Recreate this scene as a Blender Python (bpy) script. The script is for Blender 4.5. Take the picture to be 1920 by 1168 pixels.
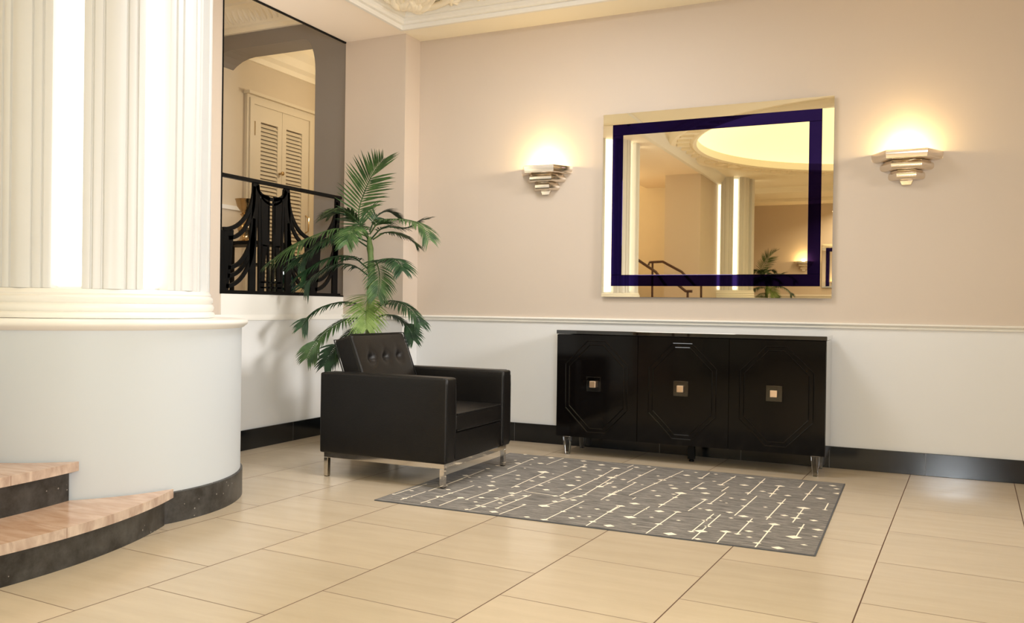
import bpy, math, random
from mathutils import Vector, Matrix
random.seed(7)
PI = math.pi
D = bpy.data
for o in list(D.objects):
    D.objects.remove(o)
col = bpy.context.scene.collection
scn = bpy.context.scene

# ------------------------------------------------------------------ camera
def make_camera():
    f, yaw, pitch, roll = 1622.17, -0.43673, 0.00491, 0.01338
    cy, sy, cp, sp, cr, sr = math.cos(yaw), math.sin(yaw), math.cos(pitch), math.sin(pitch), math.cos(roll), math.sin(roll)
    fw = Vector((sy, cy, 0)); r = Vector((cy, -sy, 0)); u = Vector((0, 0, 1))
    f2 = fw*cp - u*sp; u2 = u*cp + fw*sp
    r3 = r*cr + u2*sr; u3 = u2*cr - r*sr
    cd = D.cameras.new('camera'); cd.sensor_width = 36.0; cd.lens = f/1920*36.0; cd.clip_start = 0.05
    c = D.objects.new('camera', cd); col.objects.link(c)
    m = Matrix((r3, u3, -f2)).transposed().to_4x4()
    m.translation = Vector((0, 0, 1.08))
    c.matrix_world = m
    scn.camera = c
make_camera()

# ------------------------------------------------------------------ view, world, main lights
scn.view_settings.view_transform = 'Standard'
scn.view_settings.look = 'None'
scn.view_settings.exposure = 0.10
scn.view_settings.gamma = 1.0
scn.view_settings.use_curve_mapping = False
scn.cycles.diffuse_bounces = 8
scn.cycles.max_bounces = 16
w = D.worlds.new('world'); scn.world = w; w.use_nodes = True
w.node_tree.nodes['Background'].inputs[0].default_value = (0.9, 0.85, 0.78, 1)

def area_light(name, loc, target, sx, sy, energy, color):
    l = D.lights.new(name, 'AREA'); l.shape = 'RECTANGLE'; l.size = sx; l.size_y = sy
    l.energy = energy; l.color = color
    o = D.objects.new(name, l); col.objects.link(o); o.location = loc
    d = Vector(target) - Vector(loc)
    o.rotation_euler = d.to_track_quat('-Z', 'Y').to_euler()
    return o
def point_light(name, loc, energy, color, radius=0.04, parent=None):
    l = D.lights.new(name, 'POINT'); l.energy = energy; l.color = color; l.shadow_soft_size = radius
    o = D.objects.new(name, l); col.objects.link(o); o.location = loc
    if parent: o.parent = parent
    return o
LG = dict(dome=((1.0, 0.90, 0.48), 1.05), strip=((1.0, 0.93, 0.70), 2.0), sconce=((1.0, 0.72, 0.32), 10.5),
          flash=((0.88, 0.95, 1.0), 80), hall=((1.0, 0.86, 0.62), 18), gallery=((0.98, 0.88, 0.80), 10),
          down=((0.95, 0.96, 0.97), 54), side=((1.0, 0.97, 0.93), 30), galrear=((1.0, 0.82, 0.5), 55), rear=((1.0, 0.85, 0.6), 110))
w.node_tree.nodes['Background'].inputs[1].default_value = 0.1
DOME_COLOR, DOME_STRENGTH = LG['dome']
STRIP_COLOR, STRIP_STRENGTH = LG['strip']
SCONCE_C, SCONCE_W = LG['sconce']
area_light('flash_light', (0.45, -0.2, 1.45), (-1.9, 5.2, 1.05), 0.5, 0.35, LG['flash'][1], LG['flash'][0])
area_light('added_overhead_fill', (-2.3, 4.35, 3.45), (-2.3, 4.35, 0), 1.1, 1.1, LG['down'][1], LG['down'][0])  # unseen overhead fill, added to brighten the lower left walls
dl = area_light('added_side_fill', (4.1, 3.9, 2.55), (-4.4, 5.25, 0.80), 1.5, 1.0, LG['side'][1], LG['side'][0]); dl.data.spread = math.radians(48)  # fill added from the right to lift the left wall; no door modelled
point_light('hall_lamp_light', (-4.95, 7.5, 3.0), LG['hall'][1], LG['hall'][0], 0.15)
gl = area_light('added_soffit_fill', (-4.95, 4.95, 1.132), (-4.45, 4.85, 3.3), 0.3, 0.7, LG['gallery'][1], LG['gallery'][0]); gl.data.spread = math.radians(95)  # unseen fill added below the sill to brighten the dark soffit
point_light('gallery_rear_lamp_light', (-5.3, -1.2, 3.0), LG['galrear'][1], LG['galrear'][0], 0.2)
area_light('rear_ceiling_light', (-0.9, -5.7, 3.35), (0.2, -6.0, 0), 3.0, 0.8, LG['rear'][1], LG['rear'][0])

# ------------------------------------------------------------------ materials
def nodes_of(m):
    m.use_nodes = True
    nt = m.node_tree
    return nt, nt.nodes, nt.links, nt.nodes['Principled BSDF']
def mat(name, color, rough=0.5, metal=0.0, spec=0.5, var=0.0, vscale=6.0, bump=0.0, bscale=60.0, coat=0.0, stretch=None, color2=None):
    m = D.materials.new(name)
    nt, N, L, P = nodes_of(m)
    P.inputs['Base Color'].default_value = (*color, 1)
    P.inputs['Roughness'].default_value = rough
    P.inputs['Metallic'].default_value = metal
    P.inputs['Specular IOR Level'].default_value = spec
    P.inputs['Coat Weight'].default_value = coat
    P.inputs['Coat Roughness'].default_value = 0.03
    tc = N.new('ShaderNodeTexCoord')
    mp = N.new('ShaderNodeMapping')
    if stretch: mp.inputs['Scale'].default_value = stretch
    L.new(tc.outputs['Object'], mp.inputs['Vector'])
    if var > 0 or color2:
        n = N.new('ShaderNodeTexNoise'); n.inputs['Scale'].default_value = vscale; n.inputs['Detail'].default_value = 6
        L.new(mp.outputs[0], n.inputs['Vector'])
        cr = N.new('ShaderNodeValToRGB')
        c2 = color2 if color2 else tuple(max(0, c*(1-var)) for c in color)
        cr.color_ramp.elements[0].position = 0.35; cr.color_ramp.elements[0].color = (*c2, 1)
        cr.color_ramp.elements[1].position = 0.65; cr.color_ramp.elements[1].color = (*color, 1)
        L.new(n.outputs['Fac'], cr.inputs[0]); L.new(cr.outputs[0], P.inputs['Base Color'])
    if bump > 0:
        n2 = N.new('ShaderNodeTexNoise'); n2.inputs['Scale'].default_value = bscale; n2.inputs['Detail'].default_value = 4
        L.new(mp.outputs[0], n2.inputs['Vector'])
        b = N.new('ShaderNodeBump'); b.inputs['Strength'].default_value = bump; b.inputs['Distance'].default_value = 0.004
        L.new(n2.outputs['Fac'], b.inputs['Height']); L.new(b.outputs[0], P.inputs['Normal'])
    return m
def emit(name, color, strength):
    m = D.materials.new(name)
    nt, N, L, P = nodes_of(m)
    P.inputs['Base Color'].default_value = (0.8, 0.8, 0.78, 1)
    P.inputs['Emission Color'].default_value = (*color, 1)
    P.inputs['Emission Strength'].default_value = strength
    return m
M = {}
M['upper'] = mat('upper_wall_paint', (0.61, 0.52, 0.435), 0.55, var=0.015, vscale=1.5, bump=0.05)
M['lower'] = mat('lower_wall_paint', (0.735, 0.735, 0.73), 0.5, var=0.015, vscale=1.5, bump=0.05)
M['white'] = mat('white_gloss_paint', (0.84, 0.82, 0.77), 0.35, var=0.01)
M['ledge'] = mat('ledge_white_paint', (0.80, 0.78, 0.73), 0.65, bump=0.03)
M['ceil'] = mat('ceiling_plaster', (0.92, 0.85, 0.70), 0.6, bump=0.05)
M['soffit'] = mat('soffit_paint', (0.92, 0.82, 0.70), 0.6, bump=0.03)
M['hallshade'] = mat('hall_shade_grey', (0.27, 0.245, 0.225), 0.6, var=0.02)  # arch wall stands unlit; its shade is put into this darkened base colour
M['hall'] = mat('hall_cream_paint', (0.66, 0.57, 0.44), 0.6, var=0.02)
M['column'] = mat('column_paint', (0.70, 0.70, 0.69), 0.4, var=0.015)
M['pedestal'] = mat('pedestal_paint', (0.59, 0.63, 0.665), 0.5, var=0.012, vscale=2)
M['black_stone'] = mat('black_polished_stone', (0.006, 0.007, 0.008), 0.12, coat=0.6, color2=(0.012, 0.012, 0.013), var=0.1)
M['leather'] = mat('black_leather', (0.0065, 0.0052, 0.0044), 0.40, spec=0.33, var=0.2, vscale=9, bump=0.25, bscale=160)
M['piping'] = mat('leather_piping', (0.005, 0.0045, 0.004), 0.55, spec=0.25)
M['chrome'] = mat('polished_chrome', (0.72, 0.68, 0.62), 0.08, metal=1.0)
M['nickel'] = mat('polished_nickel', (0.80, 0.72, 0.62), 0.13, metal=1.0)
M['brass'] = mat('polished_brass', (0.55, 0.40, 0.22), 0.15, metal=1.0)
M['gold'] = mat('brushed_champagne_metal', (0.80, 0.60, 0.42), 0.32, metal=1.0)
M['lacquer'] = mat('black_lacquer', (0.0035, 0.0028, 0.0026), 0.09, spec=0.2)
M['lacquer_top'] = mat('polished_black_lacquer', (0.0035, 0.003, 0.003), 0.03, coat=1.0)
M['iron'] = mat('black_iron', (0.003, 0.003, 0.003), 0.5, spec=0.15)
M['dark_glass'] = mat('dark_green_glazed_glass', (0.005, 0.03, 0.022), 0.08, coat=1.0)
M['pot'] = mat('dark_glazed_ceramic', (0.03, 0.028, 0.026), 0.3)
M['soil'] = mat('soil', (0.05, 0.035, 0.025), 0.9, var=0.4, vscale=40)
M['louvre'] = mat('door_cream_paint', (0.72, 0.64, 0.50), 0.45, var=0.01)
M['louvre_shade'] = mat('louvre_gap_shade', (0.12, 0.085, 0.06), 0.9)  # dark tone standing in for shade between the louvre slats
M['rail_wood'] = mat('dark_bronze_handrail', (0.07, 0.03, 0.018), 0.3, metal=0.4)
M['dome'] = emit('cove_glow_dome', DOME_COLOR, DOME_STRENGTH)  # cove light on the dome put in as glow of its surface
M['strip'] = emit('lit_diffuser', STRIP_COLOR, STRIP_STRENGTH)
M['bulb'] = emit('lamp_bulb_glow', (1.0, 0.86, 0.55), 12.0)
M['mirror'] = mat('mirror_silver', (0.90, 0.83, 0.68), 0.012, metal=1.0)
M['blue'] = mat('cobalt_mirror_glass', (0.013, 0.007, 0.066), 0.02, metal=1.0)
M['edge'] = mat('mirror_edge_glass', (0.35, 0.38, 0.30), 0.15)

def acrylic():
    m = D.materials.new('clear_acrylic')
    nt, N, L, P = nodes_of(m)
    P.inputs['Base Color'].default_value = (0.97, 0.98, 1, 1)
    P.inputs['Roughness'].default_value = 0.03
    P.inputs['IOR'].default_value = 1.49
    P.inputs['Transmission Weight'].default_value = 1.0
    n = N.new('ShaderNodeTexNoise'); n.inputs['Scale'].default_value = 3
    b = N.new('ShaderNodeBump'); b.inputs['Strength'].default_value = 0.02
    L.new(n.outputs['Fac'], b.inputs['Height']); L.new(b.outputs[0], P.inputs['Normal'])
    return m
M['acrylic'] = acrylic()

def math_node(N, L, op, a, b=None):
    n = N.new('ShaderNodeMath'); n.operation = op
    for i, v in enumerate((a, b)):
        if v is None: continue
        if isinstance(v, (int, float)): n.inputs[i].default_value = v
        else: L.new(v, n.inputs[i])
    return n.outputs[0]
def floor_mat():
    m = D.materials.new('beige_floor_tile')
    nt, N, L, P = nodes_of(m)
    g = N.new('ShaderNodeNewGeometry'); s = N.new('ShaderNodeSeparateXYZ'); L.new(g.outputs['Position'], s.inputs[0])
    phi, x1, wd = -0.05353, -2.7546, 0.5994
    c, sn = math.cos(phi), math.sin(phi)
    A = lambda op, a, b=None: math_node(N, L, op, a, b)
    u = A('ADD', A('MULTIPLY', s.outputs[0], c/wd), A('MULTIPLY', s.outputs[1], sn/wd))
    u = A('SUBTRACT', u, x1/wd)
    v = A('ADD', A('MULTIPLY', s.outputs[0], -sn/wd), A('MULTIPLY', s.outputs[1], c/wd))
    strip = A('FLOOR', u)
    par = A('FLOORED_MODULO', strip, 2.0)
    v2 = A('ADD', A('SUBTRACT', v, 0.75), A('MULTIPLY', par, 0.5))
    row = A('FLOOR', v2)
    du = A('ABSOLUTE', A('SUBTRACT', A('FRACT', u), 0.5)); dv = A('ABSOLUTE', A('SUBTRACT', A('FRACT', v2), 0.5))
    gu = A('GREATER_THAN', du, 0.5-0.0042); gv = A('GREATER_THAN', dv, 0.5-0.0040)
    gr = A('MAXIMUM', gu, A('MULTIPLY', gv, 0.8))
    cb = N.new('ShaderNodeCombineXYZ'); L.new(strip, cb.inputs[0]); L.new(row, cb.inputs[1])
    wn = N.new('ShaderNodeTexWhiteNoise'); L.new(cb.outputs[0], wn.inputs['Vector'])
    # streaks running along the back wall
    mp = N.new('ShaderNodeMapping'); mp.inputs['Scale'].default_value = (1.2, 9.0, 1.0); L.new(g.outputs['Position'], mp.inputs['Vector'])
    vm = N.new('ShaderNodeVectorMath'); vm.operation = 'ADD'; L.new(mp.outputs[0], vm.inputs[0])
    vs = N.new('ShaderNodeVectorMath'); vs.operation = 'SCALE'; vs.inputs['Scale'].default_value = 30; L.new(wn.outputs['Color'], vs.inputs[0]); L.new(vs.outputs[0], vm.inputs[1])
    n1 = N.new('ShaderNodeTexNoise'); n1.inputs['Scale'].default_value = 1.6; n1.inputs['Detail'].default_value = 8; n1.inputs['Roughness'].default_value = 0.62; L.new(vm.outputs[0], n1.inputs['Vector'])
    cr = N.new('ShaderNodeValToRGB')
    cr.color_ramp.elements[0].position = 0.3; cr.color_ramp.elements[0].color = (0.555, 0.455, 0.33, 1)
    cr.color_ramp.elements[1].position = 0.72; cr.color_ramp.elements[1].color = (0.61, 0.505, 0.375, 1)
    L.new(n1.outputs['Fac'], cr.inputs[0])
    hv = N.new('ShaderNodeHueSaturation'); L.new(cr.outputs[0], hv.inputs['Color'])
    L.new(A('ADD', A('MULTIPLY', wn.outputs['Value'], 0.10), 0.95), hv.inputs['Value'])
    mx = N.new('ShaderNodeMixRGB'); mx.inputs[2].default_value = (0.10, 0.045, 0.02, 1)
    L.new(gr, mx.inputs[0]); L.new(hv.outputs[0], mx.inputs[1]); L.new(mx.outputs[0], P.inputs['Base Color'])
    n2 = N.new('ShaderNodeTexNoise'); n2.inputs['Scale'].default_value = 5; L.new(g.outputs['Position'], n2.inputs['Vector'])
    L.new(A('ADD', A('MULTIPLY', n2.outputs['Fac'], 0.12), A('ADD', 0.15, A('MULTIPLY', gr, 0.4))), P.inputs['Roughness'])
    b = N.new('ShaderNodeBump'); b.inputs['Strength'].default_value = 0.3; b.inputs['Distance'].default_value = 0.002
    L.new(A('SUBTRACT', 1.0, gr), b.inputs['Height']); L.new(b.outputs[0], P.inputs['Normal'])
    P.inputs['Specular IOR Level'].default_value = 0.5
    return m
M['floor'] = floor_mat()

def base_mat():
    # polished black skirting in lengths butted together, thin pale joints
    m = D.materials.new('black_skirting_stone')
    nt, N, L, P = nodes_of(m)
    A = lambda op, a, b=None: math_node(N, L, op, a, b)
    g = N.new('ShaderNodeNewGeometry'); s = N.new('ShaderNodeSeparateXYZ'); L.new(g.outputs['Position'], s.inputs[0])
    j = A('LESS_THAN', A('FRACT', A('DIVIDE', A('ADD', A('ADD', s.outputs[0], s.outputs[1]), 0.1785+0.0), 0.60)), 0.004)
    mx = N.new('ShaderNodeMixRGB'); mx.inputs[1].default_value = (0.006, 0.007, 0.008, 1); mx.inputs[2].default_value = (0.12, 0.12, 0.12, 1)
    L.new(j, mx.inputs[0]); L.new(mx.outputs[0], P.inputs['Base Color'])
    P.inputs['Roughness'].default_value = 0.14
    return m
M['skirting'] = base_mat()

def worn_stone():
    m = D.materials.new('worn_black_stone')
    nt, N, L, P = nodes_of(m)
    tc = N.new('ShaderNodeTexCoord')
    n = N.new('ShaderNodeTexNoise'); n.inputs['Scale'].default_value = 9; n.inputs['Detail'].default_value = 10; n.inputs['Roughness'].default_value = 0.7
    L.new(tc.outputs['Object'], n.inputs['Vector'])
    cr = N.new('ShaderNodeValToRGB')
    cr.color_ramp.elements[0].position = 0.38; cr.color_ramp.elements[0].color = (0.022, 0.020, 0.019, 1)
    cr.color_ramp.elements[1].position = 0.72; cr.color_ramp.elements[1].color = (0.085, 0.083, 0.080, 1)
    L.new(n.outputs['Fac'], cr.inputs[0])
    v = N.new('ShaderNodeTexVoronoi'); v.inputs['Scale'].default_value = 34; L.new(tc.outputs['Object'], v.inputs['Vector'])
    n3 = N.new('ShaderNodeTexNoise'); n3.inputs['Scale'].default_value = 4; L.new(tc.outputs['Object'], n3.inputs['Vector'])
    A = lambda op, a, b=None: math_node(N, L, op, a, b)
    spot = A('MULTIPLY', A('LESS_THAN', v.outputs['Distance'], 0.14), A('GREATER_THAN', n3.outputs['Fac'], 0.56))
    mx = N.new('ShaderNodeMixRGB'); mx.inputs[2].default_value = (0.35, 0.33, 0.30, 1)
    L.new(A('MULTIPLY', spot, 0.8), mx.inputs[0]); L.new(cr.outputs[0], mx.inputs[1]); L.new(mx.outputs[0], P.inputs['Base Color'])
    P.inputs['Roughness'].default_value = 0.35
    return m
M['worn'] = worn_stone()

def marble(name, a, b, rough):
    m = D.materials.new(name)
    nt, N, L, P = nodes_of(m)
    tc = N.new('ShaderNodeTexCoord'); mp = N.new('ShaderNodeMapping'); mp.inputs['Scale'].default_value = (1.5, 6, 3); mp.inputs['Rotation'].default_value = (0, 0, 0.5)
    L.new(tc.outputs['Object'], mp.inputs['Vector'])
    n = N.new('ShaderNodeTexNoise'); n.inputs['Scale'].default_value = 3.5; n.inputs['Detail'].default_value = 9; n.inputs['Distortion'].default_value = 0.6
    L.new(mp.outputs[0], n.inputs['Vector'])
    cr = N.new('ShaderNodeValToRGB')
    cr.color_ramp.elements[0].position = 0.35; cr.color_ramp.elements[0].color = (*a, 1)
    cr.color_ramp.elements[1].position = 0.65; cr.color_ramp.elements[1].color = (*b, 1)
    L.new(n.outputs['Fac'], cr.inputs[0]); L.new(cr.outputs[0], P.inputs['Base Color'])
    P.inputs['Roughness'].default_value = rough
    return m
M['marble'] = marble('pink_marble', (0.52, 0.32, 0.21), (0.68, 0.48, 0.36), 0.16)
M['nosing'] = marble('pink_marble_rough_edge', (0.46, 0.33, 0.26), (0.68, 0.55, 0.45), 0.6)

def rug_mat():
    m = D.materials.new('grey_rug_pile')
    nt, N, L, P = nodes_of(m)
    tc = N.new('ShaderNodeTexCoord')
    mp = N.new('ShaderNodeMapping'); mp.inputs['Scale'].default_value = (3.2, 26, 1); L.new(tc.outputs['Object'], mp.inputs['Vector'])
    n = N.new('ShaderNodeTexNoise'); n.inputs['Scale'].default_value = 2.2; n.inputs['Detail'].default_value = 7; n.inputs['Roughness'].default_value = 0.75
    L.new(mp.outputs[0], n.inputs['Vector'])
    cr = N.new('ShaderNodeValToRGB'); e = cr.color_ramp.elements
    e[0].position = 0.36; e[0].color = (0.075, 0.069, 0.064, 1)
    e[1].position = 0.64; e[1].color = (0.31, 0.285, 0.26, 1)
    x = e.new(0.5); x.color = (0.19, 0.175, 0.16, 1)
    L.new(n.outputs['Fac'], cr.inputs[0]); L.new(cr.outputs[0], P.inputs['Base Color'])
    n2 = N.new('ShaderNodeTexNoise'); n2.inputs['Scale'].default_value = 180; L.new(tc.outputs['Object'], n2.inputs['Vector'])
    b = N.new('ShaderNodeBump'); b.inputs['Strength'].default_value = 0.4; b.inputs['Distance'].default_value = 0.003
    L.new(n2.outputs['Fac'], b.inputs['Height']); L.new(b.outputs[0], P.inputs['Normal'])
    P.inputs['Roughness'].default_value = 0.95
    return m
M['rug'] = rug_mat()
M['rug_cream'] = mat('cream_rug_pile', (0.98, 0.88, 0.72), 0.9, var=0.05, vscale=60)
M['rug_edge'] = mat('rug_binding', (0.085, 0.088, 0.095), 0.9)

def leaf_mat(name, a, b):
    m = D.materials.new(name)
    nt, N, L, P = nodes_of(m)
    tc = N.new('ShaderNodeTexCoord')
    n = N.new('ShaderNodeTexNoise'); n.inputs['Scale'].default_value = 14; n.inputs['Detail'].default_value = 3
    L.new(tc.outputs['Object'], n.inputs['Vector'])
    cr = N.new('ShaderNodeValToRGB'); cr.color_ramp.elements[0].position = 0.35; cr.color_ramp.elements[1].position = 0.65
    cr.color_ramp.elements[0].color = (*a, 1); cr.color_ramp.elements[1].color = (*b, 1)
    L.new(n.outputs['Fac'], cr.inputs[0]); L.new(cr.outputs[0], P.inputs['Base Color'])
    P.inputs['Roughness'].default_value = 0.5
    P.inputs['Specular IOR Level'].default_value = 0.3
    return m
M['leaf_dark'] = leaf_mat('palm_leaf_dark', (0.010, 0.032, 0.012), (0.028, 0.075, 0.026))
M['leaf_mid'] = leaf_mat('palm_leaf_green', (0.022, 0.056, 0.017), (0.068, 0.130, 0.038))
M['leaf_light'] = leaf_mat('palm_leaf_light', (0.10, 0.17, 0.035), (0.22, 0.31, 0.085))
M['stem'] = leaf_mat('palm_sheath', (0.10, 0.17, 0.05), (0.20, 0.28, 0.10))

# ------------------------------------------------------------------ mesh builder
class MB:
    def __init__(s): s.v = []; s.f = []; s.mi = []; s.cur = 0
    def face(s, idx): s.f.append(tuple(idx)); s.mi.append(s.cur)
    def box(s, x0, y0, z0, x1, y1, z1):
        b = len(s.v)
        s.v += [(x0,y0,z0),(x1,y0,z0),(x1,y1,z0),(x0,y1,z0),(x0,y0,z1),(x1,y0,z1),(x1,y1,z1),(x0,y1,z1)]
        for q in ((0,3,2,1),(4,5,6,7),(0,1,5,4),(1,2,6,5),(2,3,7,6),(3,0,4,7)): s.face([b+i for i in q])
        return s
    def obox(s, c, ax, ay, az):
        # oriented box: centre and three half-axis vectors
        c, ax, ay, az = map(Vector, (c, ax, ay, az)); b = len(s.v)
        for k in (-1, 1):
            for (i, j) in ((-1,-1),(1,-1),(1,1),(-1,1)): s.v.append(tuple(c + ax*i + ay*j + az*k))
        for q in ((0,3,2,1),(4,5,6,7),(0,1,5,4),(1,2,6,5),(2,3,7,6),(3,0,4,7)): s.face([b+i for i in q])
        return s
    def grid(s, rows, closed_u=False, closed_v=False, flip=False):
        b = len(s.v); nr = len(rows); nc = len(rows[0])
        for r in rows: s.v += [tuple(p) for p in r]
        for i in range(nr if closed_u else nr-1):
            for j in range(nc if closed_v else nc-1):
                a, c2, d, e = b+i*nc+j, b+i*nc+(j+1)%nc, b+((i+1)%nr)*nc+(j+1)%nc, b+((i+1)%nr)*nc+j
                s.face((a, e, d, c2) if flip else (a, c2, d, e))
        return s
    def prism(s, poly, z0, z1):
        b = len(s.v); n = len(poly)
        s.v += [(x, y, z0) for x, y in poly] + [(x, y, z1) for x, y in poly]
        s.face([b+i for i in range(n)][::-1]); s.face([b+n+i for i in range(n)])
        for i in range(n):
            j = (i+1) % n; s.face((b+i, b+j, b+n+j, b+n+i))
        return s
    def extrude(s, poly3, vec):
        b = len(s.v); n = len(poly3); vec = Vector(vec)
        s.v += [tuple(p) for p in poly3] + [tuple(Vector(p)+vec) for p in poly3]
        s.face([b+i for i in range(n)][::-1]); s.face([b+n+i for i in range(n)])
        for i in range(n):
            j = (i+1) % n; s.face((b+i, b+j, b+n+j, b+n+i))
        return s
    def lathe(s, prof, c=(0,0,0), seg=48, a0=0.0, a1=2*PI):
        full = abs(a1-a0-2*PI) < 1e-6
        n = seg if full else seg+1
        rows = []
        for r, z in prof:
            rows.append([(c[0]+r*math.cos(a0+(a1-a0)*k/seg), c[1]+r*math.sin(a0+(a1-a0)*k/seg), c[2]+z) for k in range(n)])
        s.grid(rows, closed_v=full)
        return s
    def tube(s, pts, rad, sides=8, cap=True):
        pts = [Vector(p) for p in pts]; n = len(pts)
        if not hasattr(rad, '__len__'): rad = [rad]*n
        rows = []; up = Vector((0, 0, 1))
        pu = None
        for i, p in enumerate(pts):
            t = (pts[min(i+1, n-1)] - pts[max(i-1, 0)]).normalized()
            if pu is None:
                pu = up if abs(t.z) < 0.9 else Vector((1, 0, 0))
            a = (pu - t*pu.dot(t)).normalized(); bb = t.cross(a); pu = a
            rows.append([tuple(p + (a*math.cos(2*PI*k/sides) + bb*math.sin(2*PI*k/sides))*rad[i]) for k in range(sides)])
        b = len(s.v)
        s.grid(rows, closed_v=True)
        if cap:
            s.face([b+k for k in range(sides)][::-1]); s.face([b+(n-1)*sides+k for k in range(sides)])
        return s
    def ribbon(s, pts, wvec, thick):
        # flat bar: pts = centre line, wvec(i) half width vector, thick = half thickness vector
        rows = []
        for i, p in enumerate(pts):
            p = Vector(p); wv = Vector(wvec[i]); t = Vector(thick)
            rows.append([tuple(p-wv-t), tuple(p+wv-t), tuple(p+wv+t), tuple(p-wv+t)])
        b = len(s.v); s.grid(rows, closed_v=True); n = len(pts)
        s.face([b+3, b+2, b+1, b]); s.face([b+(n-1)*4+k for k in range(4)])
        return s
    def build(s, name, mats, parent=None, smooth=None, bevel=0.0, bseg=2, sub=0):
        me = D.meshes.new(name)
        org = Vector((0, 0, 0))
        me.from_pydata(s.v, [], s.f); me.update()
        if not isinstance(mats, (list, tuple)): mats = [mats]
        for m in mats: me.materials.append(m)
        if len(mats) > 1: me.polygons.foreach_set('material_index', s.mi)
        import bmesh
        bm = bmesh.new(); bm.from_mesh(me); bmesh.ops.recalc_face_normals(bm, faces=bm.faces); bm.to_mesh(me); bm.free()
        o = D.objects.new(name, me); col.objects.link(o)
        if parent:
            o.parent = parent
            if not parent.get('_local'):
                o.matrix_parent_inverse = parent_world(parent).inverted()
        if bevel > 0:
            b = o.modifiers.new('bevel', 'BEVEL'); b.width = bevel; b.segments = bseg; b.limit_method = 'ANGLE'; b.angle_limit = math.radians(40)
        if sub:
            b = o.modifiers.new('sub', 'SUBSURF'); b.levels = sub; b.render_levels = sub
        if smooth is not None:
            for p in me.polygons: p.use_smooth = True
            try: me.set_sharp_from_angle(angle=math.radians(smooth))
            except Exception: pass
        return o
def parent_world(p):
    m = p.matrix_basis.copy()
    q = p
    while q.parent:
        m = q.parent.matrix_basis @ q.matrix_parent_inverse @ m; q = q.parent
    return m
def thing(name, label, cat, loc=(0,0,0), group=None):
    o = D.objects.new(name, None); col.objects.link(o); o.location = loc; o.empty_display_size = 0.1
    o['label'] = label; o['category'] = cat
    if group: o['group'] = group
    return o
def tag(o, label, cat, group=None):
    o['label'] = label; o['category'] = cat
    if group: o['group'] = group
    return o
def struct(o, label=None, cat=None):
    o['kind'] = 'structure'
    if label: o['label'] = label
    if cat: o['category'] = cat
    return o
def copy_tree(o, parent=None):
    c = o.copy(); col.objects.link(c)
    if parent: c.parent = parent; c.matrix_parent_inverse = o.matrix_parent_inverse.copy()
    for ch in [x for x in D.objects if x.parent == o]: copy_tree(ch, c)
    return c

# ------------------------------------------------------------------ room shell
YB, XL, YP, XP, ZC, ZT = 6.367, -4.474, 6.136, -3.87, 3.34, 3.465
XR, YF = 4.2, -7.6
RAIL, BB = 0.985, 0.149
def wall(name, box_, lower, label, cat='wall', split=RAIL):
    """wall solid: upper paint above the chair rail, lower paint beneath"""
    x0, y0, z0, x1, y1, z1 = box_
    m = MB()
    if lower:
        m.cur = 1; m.box(x0, y0, z0, x1, y1, split); m.cur = 0; m.box(x0, y0, split, x1, y1, z1)
    else: m.box(*box_)
    o = m.build(name, [M['upper'], M['lower']])
    return struct(o, label, cat)
fl = struct(MB().box(XL-0.2, YF-0.2, -0.1, XR+0.2, YB+0.2, 0).build('floor', M['floor']), 'beige square floor tiles with thin brown joints', 'floor')
wall('wall_back', (XP, YB, 0, XR, YB+0.2, 3.7), True, 'tan upper and off-white lower wall behind the black sideboard')
wall('wall_pier', (XL, YP, 0, XP, YB+0.2, 3.6), True, 'shallow tan pier in the corner behind the palm')
wall('wall_right', (XR, YF-0.2, 0, XR+0.2, YB+0.2, 3.7), True, 'tan right wall of the lobby')
wall('wall_front', (-3.9, YF-0.2, 0, XR, YF, 3.7), True, 'tan far wall seen only in the mirror')
# left wall: solid strip beside the column and the parapet below the opening
m = MB(); m.cur = 0; m.box(XL-0.16, 3.3, RAIL, XL, 4.69, 3.6); m.cur = 1; m.box(XL-0.16, 3.3, 0, XL, YP, RAIL)
m.cur = 2; m.box(XL-0.16, 4.69, RAIL, XL+0.004, YP, 1.150)
struct(m.build('wall_left', [M['upper'], M['lower'], M['ledge']]), 'left wall with white ledge under the gallery opening', 'wall')
# thin black edging round the opening
m = MB(); m.box(XL-0.10, 4.685, 1.150, XL+0.006, YP, 1.162); m.box(XL-0.10, 4.680, 1.150, XL+0.006, 4.689, ZC); m.box(XL-0.012, 4.68, ZC-0.012, XL+0.004, YP, ZC)
struct(m.build('trim_1', M['iron']), 'thin black edging round the gallery opening', 'trim')
# overhead beam over opening
m = MB(); m.box(XL, 2.4, ZC, -3.865, YB, 3.9); struct(m.build('ceiling_beam', M['soffit']), 'broad tan beam over the gallery opening', 'beam')
m = MB(); m.box(-4.6, -3.1, ZC, -3.26, 2.4, 3.9); struct(m.build('ceiling_beam', M['soffit']), 'rear tan beam seen in the wall mirror', 'beam')
# back band of the coffer
m = MB(); m.box(-3.865, 6.06, ZC, XR, YB, 3.7); struct(m.build('ceiling_band', M['ceil']), 'cream ceiling band along the back wall', 'ceiling')
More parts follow.
